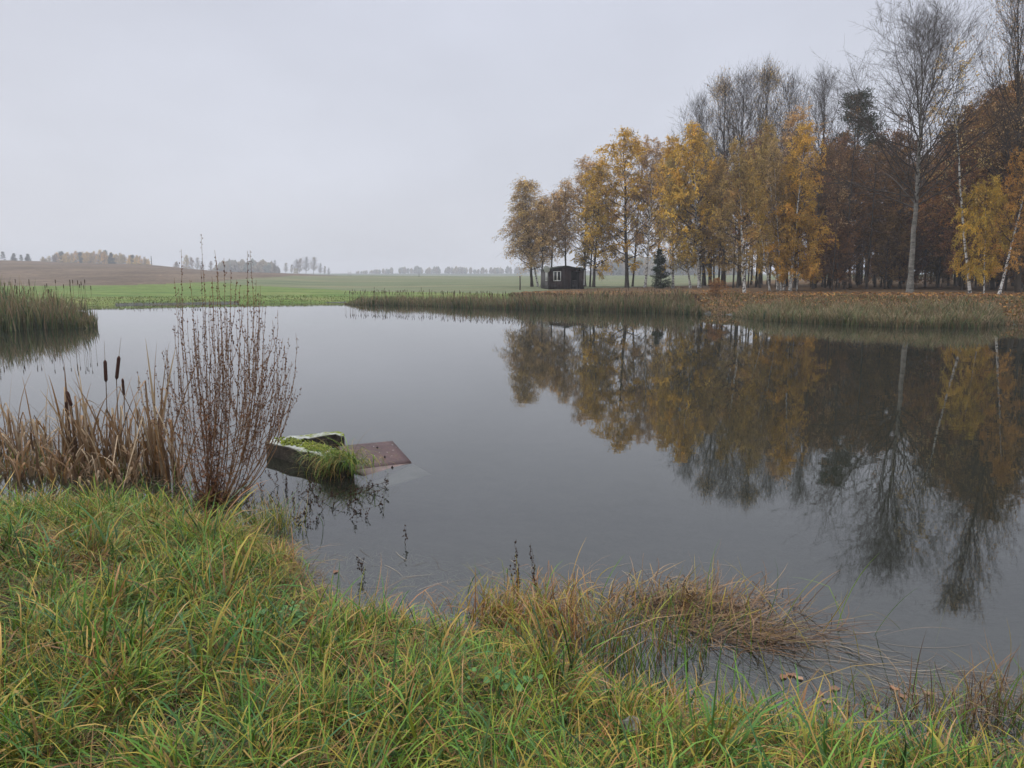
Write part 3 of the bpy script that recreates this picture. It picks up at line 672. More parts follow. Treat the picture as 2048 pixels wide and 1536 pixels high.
far_wood('distant_wood', 715, 1200, 1120, 5, 10, 220, 'faint grey wood on the far hill, almost lost in the mist', 3)
far_wood('distant_wood', 430, 570, 700, 8, 13, 90, 'blurred grey wood low on the skyline left of the bare clump', 4)
far_wood('distant_wood', 1180, 1500, 600, 9, 16, 150, 'bluish misty wood seen through the trunks right of the cabin', 6)

# ------------------------------------------------------------------ reed beds
def reed_bed(name, label, pts, n, Hm, seed, W=.035, green=.5, topc=((.30, .20, .12), (.24, .15, .09), (.34, .25, .15)), lean=.25, heads=0.06):
    """pts: function rng,n -> x,y"""
    r = np.random.default_rng(seed); xyh = pts(r, n); x, y = xyh[0], xyh[1]; hf = xyh[2] if len(xyh) > 2 else 1.0; sd = sdist(x, y)
    z = np.maximum(height(x, y, sd), -.12)
    N = len(x); L = Hm*hf*r.uniform(.5, 1.15, N)*(1+.2*lumps(x, y, 1.3)+.13*lumps(x, y, .45))
    az = r.uniform(0, 6.28, N); th0 = np.abs(r.normal(.05, .09, N)); th1 = th0+np.abs(r.normal(lean, .35, N))
    kink = (np.where(r.random(N) < .3, r.uniform(.45, .85, N), 2.0), r.uniform(.8, 2.0, N))
    g = np.array([(.05, .085, .035), (.085, .13, .045), (.03, .055, .03), (.16, .18, .07)])
    dry = np.array(topc)
    isd = r.random(N) < (1-green)
    c0 = np.where(isd[:, None], dry[r.integers(0, len(dry), N)]*.7, g[r.integers(0, 4, N)])
    c1 = np.where(r.random(N)[:, None] < .62, dry[r.integers(0, len(dry), N)], g[r.integers(0, 4, N)]*1.3)
    v, q_, P = strips(np.stack([x, y, z], 1), az, L, W*r.uniform(.5, 1.2, N), th0, th1, 5, 1.6, kink, face=r.uniform(0, 3.14, N))
    b = Bag(); b.add(v, q_, c=strip_col(c0, c1, 5, N, 1.4))
    nh = int(N*heads)
    if nh:
        i = r.integers(0, N, nh); hx = np.stack([x[i], y[i], z[i]+Hm*r.uniform(.8, 1.05, nh)], 1)
        st = np.stack([np.stack([x[i], y[i], z[i]], 1), hx+np.array([0, 0, .0])], 1); v, t = tubes(st, np.full((nh, 2), .006), 3); b.add(v, t, c=(.18, .13, .07))
        hd = np.stack([hx, hx+np.array([0, 0, .16])], 1); v, t = tubes(hd, np.full((nh, 2), .016), 5); b.add(v, t, c=(.07, .035, .02))
    o_ = b.build(name, M_reed); tag(o_, label, 'reeds', kind='stuff'); return o_
def belt(pxa, pxb, pys, depth_lo, depth_hi):
    def f(r, n):
        px = r.uniform(pxa, pxb, n); py = np.interp(px, [p[0] for p in pys], [p[1] for p in pys])
        P0 = np.array([PZ(a, b)[:2] for a, b in zip(px, py)])
        dirn = nrm(P0); d = r.uniform(depth_lo, depth_hi, n)
        endf = np.clip(np.minimum(px-pxa, pxb-px)/25, .12, 1)
        return P0[:, 0]+dirn[:, 0]*d*endf, P0[:, 1]+dirn[:, 1]*d*endf, np.clip(np.minimum(px-pxa, pxb-px)/60+.4, .35, 1)*np.interp(px, [690, 1050, 1200], [.62, 1, 1.05])
    return f
reed_bed('reed_bed', 'long belt of green and brown cattail reeds on the far shore before the cabin', belt(690, 1405, [(690, 609), (850, 612), (1000, 618), (1150, 621), (1300, 625), (1405, 630)], 0, 3.0), 14000, 1.05, 1, heads=.03, green=.72, W=.045, lean=.5)
reed_bed('reed_bed', 'belt of reeds along the right shore beneath the wood, green below and straw coloured on top', belt(1466, 2010, [(1466, 632), (1520, 641), (1650, 648), (1800, 655), (1950, 656), (2010, 650)], 0, 2.8), 11000, .82, 2, heads=.0, green=.6, W=.034, lean=.9, topc=((.36, .27, .15), (.28, .19, .11), (.42, .32, .19), (.22, .13, .07)))
def leftbed(r, n):
    x = r.uniform(-34, -16.2, n); y = r.uniform(25.5, 33, n)
    front = np.interp(x, [-34, -20, -18, -16.2], [24.5, 26.3, 28, 30.5]); back = np.interp(x, [-34, -20, -18, -16.2], [34, 33.5, 33, 32])
    y = front+(y-25.5)/7.5*(back-front); x = x+.4*np.sin(y*2.1)*(x > -18); return x-2.05, y, np.interp(x, [-19.8, -17.8, -16.8, -15.8], [1, .8, .5, .3])
reed_bed('reed_bed', 'tall dense reed bed standing in the water at the left edge', leftbed, 13000, 1.9, 3, green=.85, W=.04, lean=.35, heads=.012)
reed_bed('dry_reeds', 'sparse broken pale stalks at the foot of the green meadow', belt(268, 405, [(268, 612), (405, 610)], 0, 1.2), 520, .42, 4, green=.0, W=.03, lean=.9, heads=.05, topc=((.45, .38, .3), (.3, .2, .13), (.2, .13, .1)))
# short rough grass at the water line and on the far bank
def shore(px0, px1, lo, hi):
    def f(r, n):
        px = r.uniform(px0, px1, n); fp = sorted(far_px); py = np.interp(px, [p[0] for p in fp], [p[1] for p in fp])
        P0 = np.array([PZ(a, b)[:2] for a, b in zip(px, py)]); dn = nrm(P0); d = lo+(hi-lo)*r.uniform(0, 1, n)**1.5
        return P0[:, 0]+dn[:, 0]*d, P0[:, 1]+dn[:, 1]*d
    return f
reed_bed('meadow_grass', 'rough grass fringe along the far meadow shore', shore(-100, 720, 0, 5), 3500, .13, 5, green=.0, W=.05, lean=.8, heads=0, topc=((.22, .21, .07), (.14, .20, .05), (.24, .18, .08), (.12, .18, .04)))
reed_bed('bank_grass', 'dry grass and fern on the bank below the wood', shore(1020, 2300, -0.05, 10), 17000, .20, 6, green=.12, W=.045, lean=.9, heads=0, topc=((.20, .115, .05), (.15, .08, .035), (.27, .17, .08), (.11, .06, .03), (.13, .13, .05)))
# fallen leaves under the trees
r = np.random.default_rng(8); n = 9000; x, y = shore(1040, 2200, 1.5, 18)(r, n); z = height(x, y)+.02
a1 = nrm(r.normal(0, 1, (n, 3))*np.array([1, 1, .3])); a2 = nrm(np.cross(a1, np.array([0, 0, 1.0])+r.normal(0, .4, (n, 3)))); s = r.uniform(.05, .11, n)[:, None]
c = np.stack([x, y, z], 1); vv = np.stack([c-a1*s, c+a2*s*.7, c+a1*s, c-a2*s*.7], 1)
b = Bag(); b.add(vv.reshape(-1, 3), np.arange(n*4).reshape(-1, 4), c=np.repeat(np.array([(.36, .17, .05), (.26, .12, .04), (.18, .08, .03), (.42, .24, .07)])[r.integers(0, 4, n)], 4, 0))
o = b.build('leaf_litter', M_murkleaf); tag(o, 'brown and orange fallen leaves under the trees', 'fallen leaves', kind='stuff')

# ------------------------------------------------------------------ cabin
def flat_mat(name, col, rough=.7, spec=.2, metal=0, var=.3, scale=8, stretch=(1, 1, 1)):
    c = np.array(col); return noise_mat(name, [(.3, tuple(c*(1-var))), (.7, tuple(c*(1+var)))], scale, rough=rough, spec=spec, stretch=stretch)
M_plank = flat_mat('dark_stained_planks', (.032, .018, .017), .75, var=.6, scale=3, stretch=(3, 3, .4))
M_plankg = flat_mat('weathered_grey_planks', (.085, .078, .078), .85, var=.35, scale=3, stretch=(3, 3, .4))
M_white = flat_mat('white_paint', (.72, .72, .70), .5, var=.06)
M_roof = flat_mat('roofing_felt', (.03, .036, .028), .9, var=.4)
M_dark = flat_mat('dark_interior', (.012, .011, .012), .9)
M_tile = flat_mat('pale_dish', (.42, .43, .40), .5, var=.1)
m, nt, ns, ls, out = new_mat('window_glass')
p = nd(ns, "ShaderNodeBsdfPrincipled"); p.inputs['Base Color'].default_value = (.015, .017, .02, 1); p.inputs['Roughness'].default_value = .06; ls.new(p.outputs[0], out.inputs[0]); M_glass = m

CD = 74.0
cx0 = (1097-1024)/F*(CD*CP+1.4*SP); cz0 = H1(cx0+1.5, CD)+.1
cab = empty('cabin', (cx0, CD, cz0-.12), 'small dark brown wooden cabin with white window on the far bank', 'cabin')
cab.rotation_euler = (0, 0, math.radians(9))
W_, DP, EH, PK = 3.72, 3.9, 2.02, 2.36
def wallboards(b, x0, x1, axis, off, ztop, zb=0.0, n=22, c=(.5, .5, .5), holes=(), rs=1):
    """vertical boards side by side, every one set a few millimetres in or out"""
    r = np.random.default_rng(rs); xs = np.linspace(x0, x1, n+1)
    for i in range(n):
        a, e = xs[i]+.004, xs[i+1]-.004; m_ = (a+e)/2; t = .03+r.uniform(0, .014)
        spans = [(zb, ztop(m_))]
        for (h0, h1, hz0, hz1) in holes:
            if e > h0 and a < h1:
                spans = [(zb, hz0), (hz1, ztop(m_))]
        for z0, z1 in spans:
            if z1-z0 < .03: continue
            if axis == 'x': box(b, (a, off-t, z0), (e, off, z1), c)
            else: box(b, (off-t, a, z0), (off, e, z1), c)
top = lambda x: EH+(PK-EH)*(1-abs(x-W_*.5)/(W_*.5))-.03
b = Bag(); wallboards(b, 0, W_, 'x', 0, top, n=24, holes=[(.50, 1.28, .86, 1.86), (2.42, 3.16, .0, 1.86)], rs=1); fw = b.build('front_wall', M_plank, cab)
b = Bag(); wallboards(b, 0, DP, 'y', 0, lambda x: EH-.04, n=20, holes=[(.45, 1.2, .86, 1.8)], rs=2); b.build('side_wall', M_plankg, cab)
b = Bag(); wallboards(b, 0, DP, 'y', W_+.04, lambda x: EH-.04, n=20, rs=3); b.build('side_wall', M_plank, cab)
b = Bag(); wallboards(b, 0, W_, 'x', DP+.04, top, n=20, rs=4); b.build('rear_wall', M_plank, cab)
b = Bag(); box(b, (.05, .06, -.08), (W_-.05, DP-.05, .02)); b.build('floor', M_plank, cab)
b = Bag(); box(b, (2.36, .9, .02), (3.25, .94, 1.95)); box(b, (2.34, .05, .02), (2.38, .9, 1.95)); box(b, (3.2, .05, .02), (3.24, .9, 1.95)); b.build('porch_recess', M_dark, cab)
b = Bag()
for x0, x1 in ((-.16, W_*.5), (W_*.5, W_+.18)):
    za = EH-.03 if x0 < 0 else PK; zb = PK if x0 < 0 else EH-.03
    v = np.array([[x0, -.28, za], [x1, -.28, zb], [x1, DP+.25, zb], [x0, DP+.25, za], [x0, -.28, za+.07], [x1, -.28, zb+.07], [x1, DP+.25, zb+.07], [x0, DP+.25, za+.07]])
    b.add(v, q=[[0, 3, 2, 1], [4, 5, 6, 7], [0, 1, 5, 4], [1, 2, 6, 5], [2, 3, 7, 6], [3, 0, 4, 7]])
b.build('roof', M_roof, cab)
def window(x0, x1, z0, z1, axis='x', off=-.05, bars=1):
    bf = Bag(); t = .065; cells = bars+1
    def bx(a, c_, e, g, dd=0):
        if axis == 'x': box(bf, (a, off-.03-dd, c_), (e, off+.03, g), (.8, .8, .8))
        else: box(bf, (off-.03-dd, a, c_), (off+.03, e, g), (.8, .8, .8))
    bx(x0, z0, x0+t, z1); bx(x1-t, z0, x1, z1); bx(x0+t, z0, x1-t, z0+t, .01); bx(x0+t, z1-t, x1-t, z1, .01)
    for k in range(bars):
        m_ = x0+(x1-x0)*(k+1)/cells; bx(m_-t*.8, z0+t, m_+t*.8, z1-t, .005)
    w = bf.build('window', M_white, cab)
    g = Bag()
    if axis == 'x': box(g, (x0+t*.5, off+.005, z0+t*.5), (x1-t*.5, off+.02, z1-t*.5))
    else: box(g, (off+.005, x0+t*.5, z0+t*.5), (off+.02, x1-t*.5, z1-t*.5))
    g.build('pane', M_glass, w)
window(.50, 1.28, .86, 1.86); window(.45, 1.2, .86, 1.8, 'y', -.05)
b = Bag(); box(b, (2.3, -.5, -.02), (3.3, -.05, .06)); box(b, (2.42, -.75, -.12), (3.2, -.5, -.05)); b.build('step', M_plankg, cab)
b = Bag(); v, q_ = tubes(np.array([[[W_+.0, -.1, EH-.05], [W_, -.1, 1.2], [W_, -.1, .45]]]), np.full((1, 3), .035), 8); b.add(v, q_); b.build('downpipe', M_white, cab)
b = Bag()   # dish: shallow bowl on a bracket
rg = np.linspace(0, .34, 6); an = np.arange(16)*2*np.pi/16
v = [[0, 0, 0]]+[[r0*math.cos(a), r0*math.sin(a)*1.1, -.5*r0*r0] for r0 in rg[1:] for a in an]
v = np.array(v); Mx = np.array((Matrix.Translation((-.28, -.28, EH+.02))@Matrix.Rotation(math.radians(-28), 4, 'Z')@Matrix.Rotation(math.radians(112), 4, 'X')))
t = [[0, 1+k, 1+(k+1) % 16] for k in range(16)]; q_ = [[1+j*16+k, 1+(j+1)*16+k, 1+(j+1)*16+(k+1) % 16, 1+j*16+(k+1) % 16] for j in range(4) for k in range(16)]
b.add(v@Mx[:3, :3].T+Mx[:3, 3], q=q_, t=t); v, q2 = tubes(np.array([[[-.28, -.26, EH], [-.18, -.12, EH-.1], [-.06, .1, EH-.2]]]), np.full((1, 3), .02), 6); b.add(v, q2)
b.build('satellite_dish', M_tile, cab, True)
# chair on the porch
chp = Matrix.Translation((cx0, CD, cz0-.12))@Matrix.Rotation(math.radians(9), 4, 'Z')@Vector((2.85, .35, .02))
ch = empty('chair', chp, 'small dark chair standing in the cabin porch', 'chair'); ch.rotation_euler = (0, 0, math.radians(9))
b = Bag(); box(b, (-.22, -.2, .42), (.22, .2, .46)); b.build('seat', M_plankg, ch)
b = Bag(); box(b, (-.22, .18, .46), (-.18, .21, .95)); box(b, (.18, .18, .46), (.22, .21, .95)); box(b, (-.18, .185, .8), (.18, .205, .92)); box(b, (-.18, .185, .6), (.18, .205, .68)); b.build('backrest', M_plankg, ch)
for sx in (-.2, .17):
    for sy in (-.18, .15):
        b = Bag(); box(b, (sx, sy, 0), (sx+.035, sy+.035, .42)); b.build('leg', M_plankg, ch)
# posts in the fields
def post(px, D, py_top, w, name, label, cat):
    x = (px-1024)/F*D*CP; z = H1(x, D); zt = PY(px, py_top, D)[2]
    b = Bag(); v, q_ = tubes(np.array([[[x, D, z-.3], [x+.01, D, (z+zt)/2], [x, D, zt]]]), np.array([[w, w*.95, w*.85]]), 7); b.add(v, q_, t=[[14+0, 14+k, 14+k+1] for k in range(1, 6)], c=(.06, .05, .045))
    o_ = b.build(name, M_dry); tag(o_, label, cat); return o_
post(1040, 72, 552, .07, 'fence_post', 'single dark post standing left of the cabin by the leftmost birch', 'post')
post(305, 262, 512, .12, 'utility_pole', 'thin pole on the skyline right of the hazy tree row', 'pole')
post(838, 200, 546, .07, 'field_post', 'tiny post far out on the field near the middle of the photo', 'post')
b = Bag()
x = (703-1024)/F*225; z = H1(x, 225)
for dx in (-.45, .45): box(b, (x+dx-.06, 224.9, z-.2), (x+dx+.06, 225.1, z+1.7))
box(b, (x-.39, 224.95, z+1.0), (x+.39, 225.05, z+1.12)); box(b, (x-.39, 224.95, z+.4), (x+.39, 225.05, z+.5))
o = b.build('hunting_stand', M_dry); tag(o, 'little wooden ladder stand on the skyline right of the bare tree clump', 'stand')
# pale marker box under clump trees
b = Bag(); x = (597-1024)/F*262; z = H1(x, 262)
for k in range(4): box(b, (x-.9+k*.15, 261.5, z+k*.55-.1), (x+.9-k*.15, 262.5, z+k*.55+.35), (.5, .48, .42))
for dx in (-.7, .65): box(b, (x+dx, 261.9, z-.2), (x+dx+.12, 262.1, z+2.2), (.3, .28, .25))
o = b.build('feed_rack', M_dry); tag(o, 'pale stacked frame beneath the bare trees of the skyline clump', 'rack')

# ------------------------------------------------------------------ concrete block, rusty sheet
def conc_mat():
    m, nt, ns, ls, out = new_mat('mossy_concrete')
    tc = nd(ns, "ShaderNodeTexCoord"); geo = nd(ns, "ShaderNodeNewGeometry")
    def noise(sc, de=6, ro=.6):
        n = nd(ns, "ShaderNodeTexNoise"); n.inputs['Scale'].default_value = sc; n.inputs['Detail'].default_value = de; n.inputs['Roughness'].default_value = ro
        ls.new(tc.outputs['Object'], n.inputs[0]); return n
    def ramp(src, stops):
        r = nd(ns, "ShaderNodeValToRGB"); ls.new(src, r.inputs[0])
        while len(r.color_ramp.elements) < len(stops): r.color_ramp.elements.new(.5)
        for el, (p_, c_) in zip(r.color_ramp.elements, stops): el.position = p_; el.color = (*c_, 1)
        return r.outputs[0]
    def mix(f, a, c_):
        x = nd(ns, "ShaderNodeMix", data_type='RGBA'); ls.new(f, x.inputs[0]); ls.new(a, x.inputs[6]); ls.new(c_, x.inputs[7]); return x.outputs[2]
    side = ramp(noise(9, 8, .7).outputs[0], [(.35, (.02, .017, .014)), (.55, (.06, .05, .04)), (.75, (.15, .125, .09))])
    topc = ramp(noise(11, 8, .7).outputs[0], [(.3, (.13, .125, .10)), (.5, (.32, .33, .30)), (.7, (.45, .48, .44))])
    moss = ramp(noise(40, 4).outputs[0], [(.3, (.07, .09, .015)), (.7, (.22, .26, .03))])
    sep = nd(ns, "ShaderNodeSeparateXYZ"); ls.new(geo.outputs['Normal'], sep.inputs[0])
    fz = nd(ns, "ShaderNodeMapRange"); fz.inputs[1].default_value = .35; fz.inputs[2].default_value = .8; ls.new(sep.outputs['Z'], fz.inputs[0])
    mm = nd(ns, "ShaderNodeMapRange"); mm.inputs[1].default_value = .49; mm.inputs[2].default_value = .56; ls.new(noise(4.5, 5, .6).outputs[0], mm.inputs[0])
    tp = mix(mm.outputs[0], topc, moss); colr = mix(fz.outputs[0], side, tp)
    p = nd(ns, "ShaderNodeBsdfPrincipled"); ls.new(colr, p.inputs['Base Color']); p.inputs['Roughness'].default_value = .9; p.inputs['Specular IOR Level'].default_value = .15
    b_ = nd(ns, "ShaderNodeBump"); b_.inputs['Strength'].default_value = .9; b_.inputs['Distance'].default_value = .025; ls.new(noise(22, 8, .7).outputs[0], b_.inputs['Height'])
    ls.new(b_.outputs[0], p.inputs['Normal']); ls.new(p.outputs[0], out.inputs[0]); return m
M_conc = conc_mat()
zt = .172
outl = [(531, 883), (600, 901), (668, 919), (688, 925), (708, 912), (690, 902), (666, 897), (590, 880), (617, 875), (669, 868), (688, 871), (688, 864), (660, 863), (630, 866), (590, 871), (555, 876)]
P = np.array([PZ(a, c_, zt)[:2] for a, c_ in outl]); P = P[::1]
import bmesh
bm = bmesh.new(); vs = [bm.verts.new((a, c_, zt+.006*math.sin(i*2.3))) for i, (a, c_) in enumerate(P)]
f = bm.faces.new(vs); bm.normal_update()
if f.normal.z < 0: f.normal_flip()
res = bmesh.ops.extrude_face_region(bm, geom=[f]); dv = [g for g in res['geom'] if isinstance(g, bmesh.types.BMVert)]
# the extruded copy becomes the bottom
for v_ in dv: v_.co.z = -.55
bmesh.ops.recalc_face_normals(bm, faces=bm.faces[:])
bmesh.ops.bevel(bm, geom=[e for e in bm.edges if all(v_.co.z > 0.1 for v_ in e.verts)], offset=.016, segments=2, affect='EDGES', profile=.6)
bmesh.ops.triangulate(bm, faces=bm.faces[:])
bmesh.ops.subdivide_edges(bm, edges=[e for e in bm.edges if e.calc_length() > .12], cuts=2, use_grid_fill=True)
bmesh.ops.triangulate(bm, faces=bm.faces[:])
for v_ in bm.verts:
    c_ = v_.co; c_.x += .008*math.sin(c_.y*31+c_.z*23); c_.y += .01*math.sin(c_.x*37+c_.z*29); c_.z += .008*math.sin(c_.x*41+c_.y*33) if c_.z > .1 else 0
me = bpy.data.meshes.new('concrete_block'); bm.to_mesh(me); bm.free()
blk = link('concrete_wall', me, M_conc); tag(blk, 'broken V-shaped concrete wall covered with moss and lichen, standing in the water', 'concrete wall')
r = np.random.default_rng(41)
b = Bag()   # moss cushions on top
cpts = []
for a, c_ in [(575, 886), (600, 888), (620, 893), (640, 899), (655, 903), (675, 908), (585, 881), (565, 880), (630, 897), (612, 889), (690, 912), (648, 898), (635, 893)]:
    for k in range(26):
        p_ = PZ(a+r.normal(0, 9), c_+r.normal(0, 3.0), zt); cpts.append([p_[0], p_[1], zt+.008])
cpts = np.array(cpts); v, t = octas(cpts, r.uniform(.008, .022, len(cpts))); b.add(v, t=t, c=np.repeat(np.array([(.13, .16, .02), (.20, .23, .03), (.09, .11, .02)])[r.integers(0, 3, len(cpts))], 6, 0))
b.build('moss', M_murkleaf, blk)
M_rustsheet = noise_mat('rusty_sheet', [(.3, (.045, .026, .027)), (.55, (.07, .038, .038)), (.78, (.13, .07, .05))], 2.2, rough=.55, spec=.3, scale2=26, amt2=.35, bump=.002, bscale=30)
TL, TR, RR = PZ(676, 893, .15), PZ(785, 881, .13), PZ(823, 925, .004)
BLp = TL+RR-TR
sh = empty('metal_sheet', tuple(TL), 'rusty red-brown metal sheet sliding from the concrete wall into the water', 'metal sheet')
def lcl(p_): return p_-TL
def plate(pts4, th_, nx=8, ny=8, warp=.004):
    a, b_, c_, d_ = pts4; n = nrm(np.cross(b_-a, d_-a)); n = n if n[2] > 0 else -n
    u = np.linspace(0, 1, nx); w = np.linspace(0, 1, ny); V = []
    for s_ in (0, -1):
        for i in u:
            for j in w:
                p_ = (a*(1-i)+b_*i)*(1-j)+(d_*(1-i)+c_*i)*j + n*(warp*math.sin(i*5+j*3)+s_*th_); V.append(p_)
    V = np.array(V); q_ = []
    for s_ in (0, 1):
        o0 = s_*nx*ny
        for i in range(nx-1):
            for j in range(ny-1):
                f_ = [o0+i*ny+j, o0+(i+1)*ny+j, o0+(i+1)*ny+j+1, o0+i*ny+j+1]; q_.append(f_ if s_ == 0 else f_[::-1])
    K = nx*ny
    for i in range(nx-1): q_.append([i*ny, i*ny+K, (i+1)*ny+K, (i+1)*ny]); q_.append([i*ny+ny-1, (i+1)*ny+ny-1, (i+1)*ny+ny-1+K, i*ny+ny-1+K])
    for j in range(ny-1): q_.append([j, j+1, j+1+K, j+K]); m0 = (nx-1)*ny; q_.append([m0+j, m0+j+K, m0+j+1+K, m0+j+1])
    return V, q_, n
L4 = [lcl(TL), lcl(TR), lcl(RR), lcl(BLp)]
V, q_, nn_ = plate(L4, .006); b = Bag(); b.add(V, q_); b.build('panel', M_rustsheet, sh)
FB = lcl(PZ(742, 962, -.018)); FR = lcl(PZ(826, 928, -.012))
M_flange = noise_mat('paler_sheet_edge', [(.3, (.10, .07, .065)), (.7, (.17, .12, .11))], 5, rough=.6, spec=.3, scale2=30, amt2=.3)  # strip along the lower edge, paler than the panel
V, q_, _ = plate([L4[3], L4[2], FR, FB], .005, 8, 3, .001); b = Bag(); b.add(V, q_); b.build('submerged_edge', M_flange, sh)
for (zx, zy) in [(1170, 368), (1228, 440), (1285, 520), (1230, 560), (1178, 592)]:
    px, py = 450+zx/3.84, 800+zy/3.84
    # meet the panel plane
    d = ray(px, py); o0 = np.array([0, 0, CAMZ]); t_ = ((TL-o0)@nn_)/(d@nn_); hit = o0+d*t_-TL
    v, t = octas(np.array([hit+nn_*.004]), .018); b = Bag(); b.add(v, t=t, c=(.015, .01, .01)); b.build('bolt', M_dry, sh)
r = np.random.default_rng(55); n = 60; uu = r.uniform(.05, .97, n); ww = r.uniform(.03, .9, n)
c = (L4[0]*(1-uu)[:, None]+L4[1]*uu[:, None])+(L4[3]-L4[0])*ww[:, None]+nn_*.006
s = r.uniform(.003, .012, n)[:, None]; a1 = nrm(np.cross(nn_, r.normal(0, 1, (n, 3)))); a2 = np.cross(nn_, a1)
vv = np.stack([c-a1*s, c+a2*s*.5, c+a1*s, c-a2*s*.5], 1); b = Bag(); b.add(vv.reshape(-1, 3), np.arange(n*4).reshape(-1, 4), c=np.repeat(np.array([(.55, .53, .5), (.3, .25, .1), (.12, .2, .04)])[r.integers(0, 3, n)], 4, 0)); b.build('debris', M_murkleaf, sh)
S4 = [PZ(823, 926, -.02), PZ(862, 948, -.03), PZ(772, 974, -.05), PZ(738, 961, -.04)]  # pale flat quad set just below the water surface
V, q_, _ = plate([p_ for p_ in S4], .01, 4, 4, .002); b = Bag(); b.add(V, q_)
o = b.build('sunken_piece', noise_mat('pale_sunken_piece', [(.3, (.62, .60, .52)), (.7, (.85, .82, .74))], 4, rough=.8), None); tag(o, 'pale flat piece lying just under the water beyond the rusty sheet', 'board')

# ------------------------------------------------------------------ dry loosestrife bush
def spike_stems(parent, specs, seed, name='stem', Y=6.75, cap=.0058, branches=(3, 6), base_spread=.2, r0=.006, capfrac=.5, dens=62, dk=1.0):
    r = np.random.default_rng(seed)
    for (bp, tpt, nb) in specs:
        b = Bag(); H = tpt[2]-bp[2]
        ctrl = bp+np.array([(tpt[0]-bp[0])*.98, (tpt[1]-bp[1])*1.0, H*.34])+r.normal(0, .06, 3)
        s = np.linspace(0, 1, 16)[:, None]; C = (1-s)**2*bp+2*s*(1-s)*ctrl+s**2*tpt
        C[:, :2] += np.cumsum(r.normal(0, .008, (16, 2)), 0)*np.linspace(0, 1, 16)[:, None]**.5
        rad = r0*(1-.75*s[:, 0]); v, q_ = tubes(C[None], rad[None], 5); b.add(v, q_, c=np.array((.24, .14, .075))*dk)
        curves = [(C, rad, capfrac)]
        for k in range(nb):
            f = r.uniform(.22, .72); p0, d0 = along(C[None], np.array([f])); p0 = p0[0]
            az = r.uniform(0, 6.28); out_ = r.uniform(.06, .22)*min(H, 2)*.6; up = (H*(1-f))*r.uniform(.35, .85)+.08
            p2 = p0+np.array([math.cos(az)*out_+(tpt[0]-bp[0])*.12, math.sin(az)*out_, up]); p1 = p0+np.array([math.cos(az)*out_*.95, math.sin(az)*out_*.95, up*.28])
            s_ = np.linspace(0, 1, 10)[:, None]; Cb = (1-s_)**2*p0+2*s_*(1-s_)*p1+s_**2*p2
            Cb[:, :2] += np.cumsum(r.normal(0, .003, (10, 2)), 0)
            rb = r0*.5*(1-.6*s_[:, 0]); v, q_ = tubes(Cb[None], rb[None], 4); b.add(v, q_, c=np.array((.23, .13, .07))*dk); curves.append((Cb, rb, .75))
        for Cc, _, cf in curves:
            Lc = np.linalg.norm(np.diff(Cc, axis=0), axis=1).sum(); n = int(Lc*cf*dens)
            if n < 2: continue
            u = 1-cf*r.uniform(0, 1, n)**.9; p_, _d = along(np.repeat(Cc[None], n, 0), u)
            p_ = p_+r.normal(0, .006, (n, 3)); v, t = octas(p_, cap*r.uniform(.45, 1.25, n)); b.add(v, t=t, c=np.repeat(np.array([(.15, .075, .05), (.20, .11, .07), (.09, .05, .04)])[r.integers(0, 3, n)]*dk, 6, 0))
        o_ = b.build(name, M_dry, parent)
        # children carry world positions relative to the parent
        o_.location = -parent.location if parent is not None else (0, 0, 0)
bush_c = PZ(430, 1002, 0.0)
bush = empty('loosestrife_plant', tuple(bush_c), 'tall dead loosestrife plant with many red-brown seed stalks standing in the shallows', 'plant')
r = np.random.default_rng(71)
tops = [(362, 498), (403, 468), (413, 500), (441, 512), (460, 516), (482, 502), (503, 500), (375, 560), (425, 555), (470, 570), (497, 560), (520, 585), (535, 610), (548, 640),
        (560, 620), (570, 690), (583, 668), (585, 740), (340, 650), (333, 700), (352, 610), (365, 620), (385, 640), (405, 600), (455, 620), (515, 600), (530, 640), (505, 560), (470, 540), (410, 620), (438, 655), (345, 740), (555, 730), (520, 690), (492, 650), (380, 700)]
specs = []
for (a, c_) in tops:
    frac = (a-460)/130.
    bp = bush_c+np.array([np.clip(frac, -1, 1)*.14+r.normal(0, .045), r.normal(0, .10), -.05])
    Yt = bush_c[1]+r.normal(0, .18); tp = PY(a, c_, Yt)
    specs.append((bp, tp, int(r.integers(2, 6))))
spike_stems(bush, specs, 72)
# crooked low side shoots
for k in range(13):      # thin shoots that arch out to the right before turning up
    a = r.uniform(505, 590); c_ = r.uniform(640, 860); z0 = r.uniform(.25, .8); st = bush_c+np.array([r.uniform(.0, .22), r.normal(0, .08), z0])
    tp = PY(a, c_, bush_c[1]+r.normal(0, .2)); specs_arc = [(st, tp, 1)]
    spike_stems(bush, specs_arc, 400+k, r0=.0026, capfrac=.75)
specs = [(bush_c+np.array([-.15, 0, .4]), PY(280, 742, 6.7), 2), (bush_c+np.array([-.1, .05, .5]), PY(290, 800, 6.8), 1), (bush_c+np.array([.1, -.1, .3]), PY(545, 860, 6.6), 1), (bush_c+np.array([.1, .1, .3]), PY(575, 800, 6.9), 1)]
spike_stems(bush, specs, 73, r0=.004)
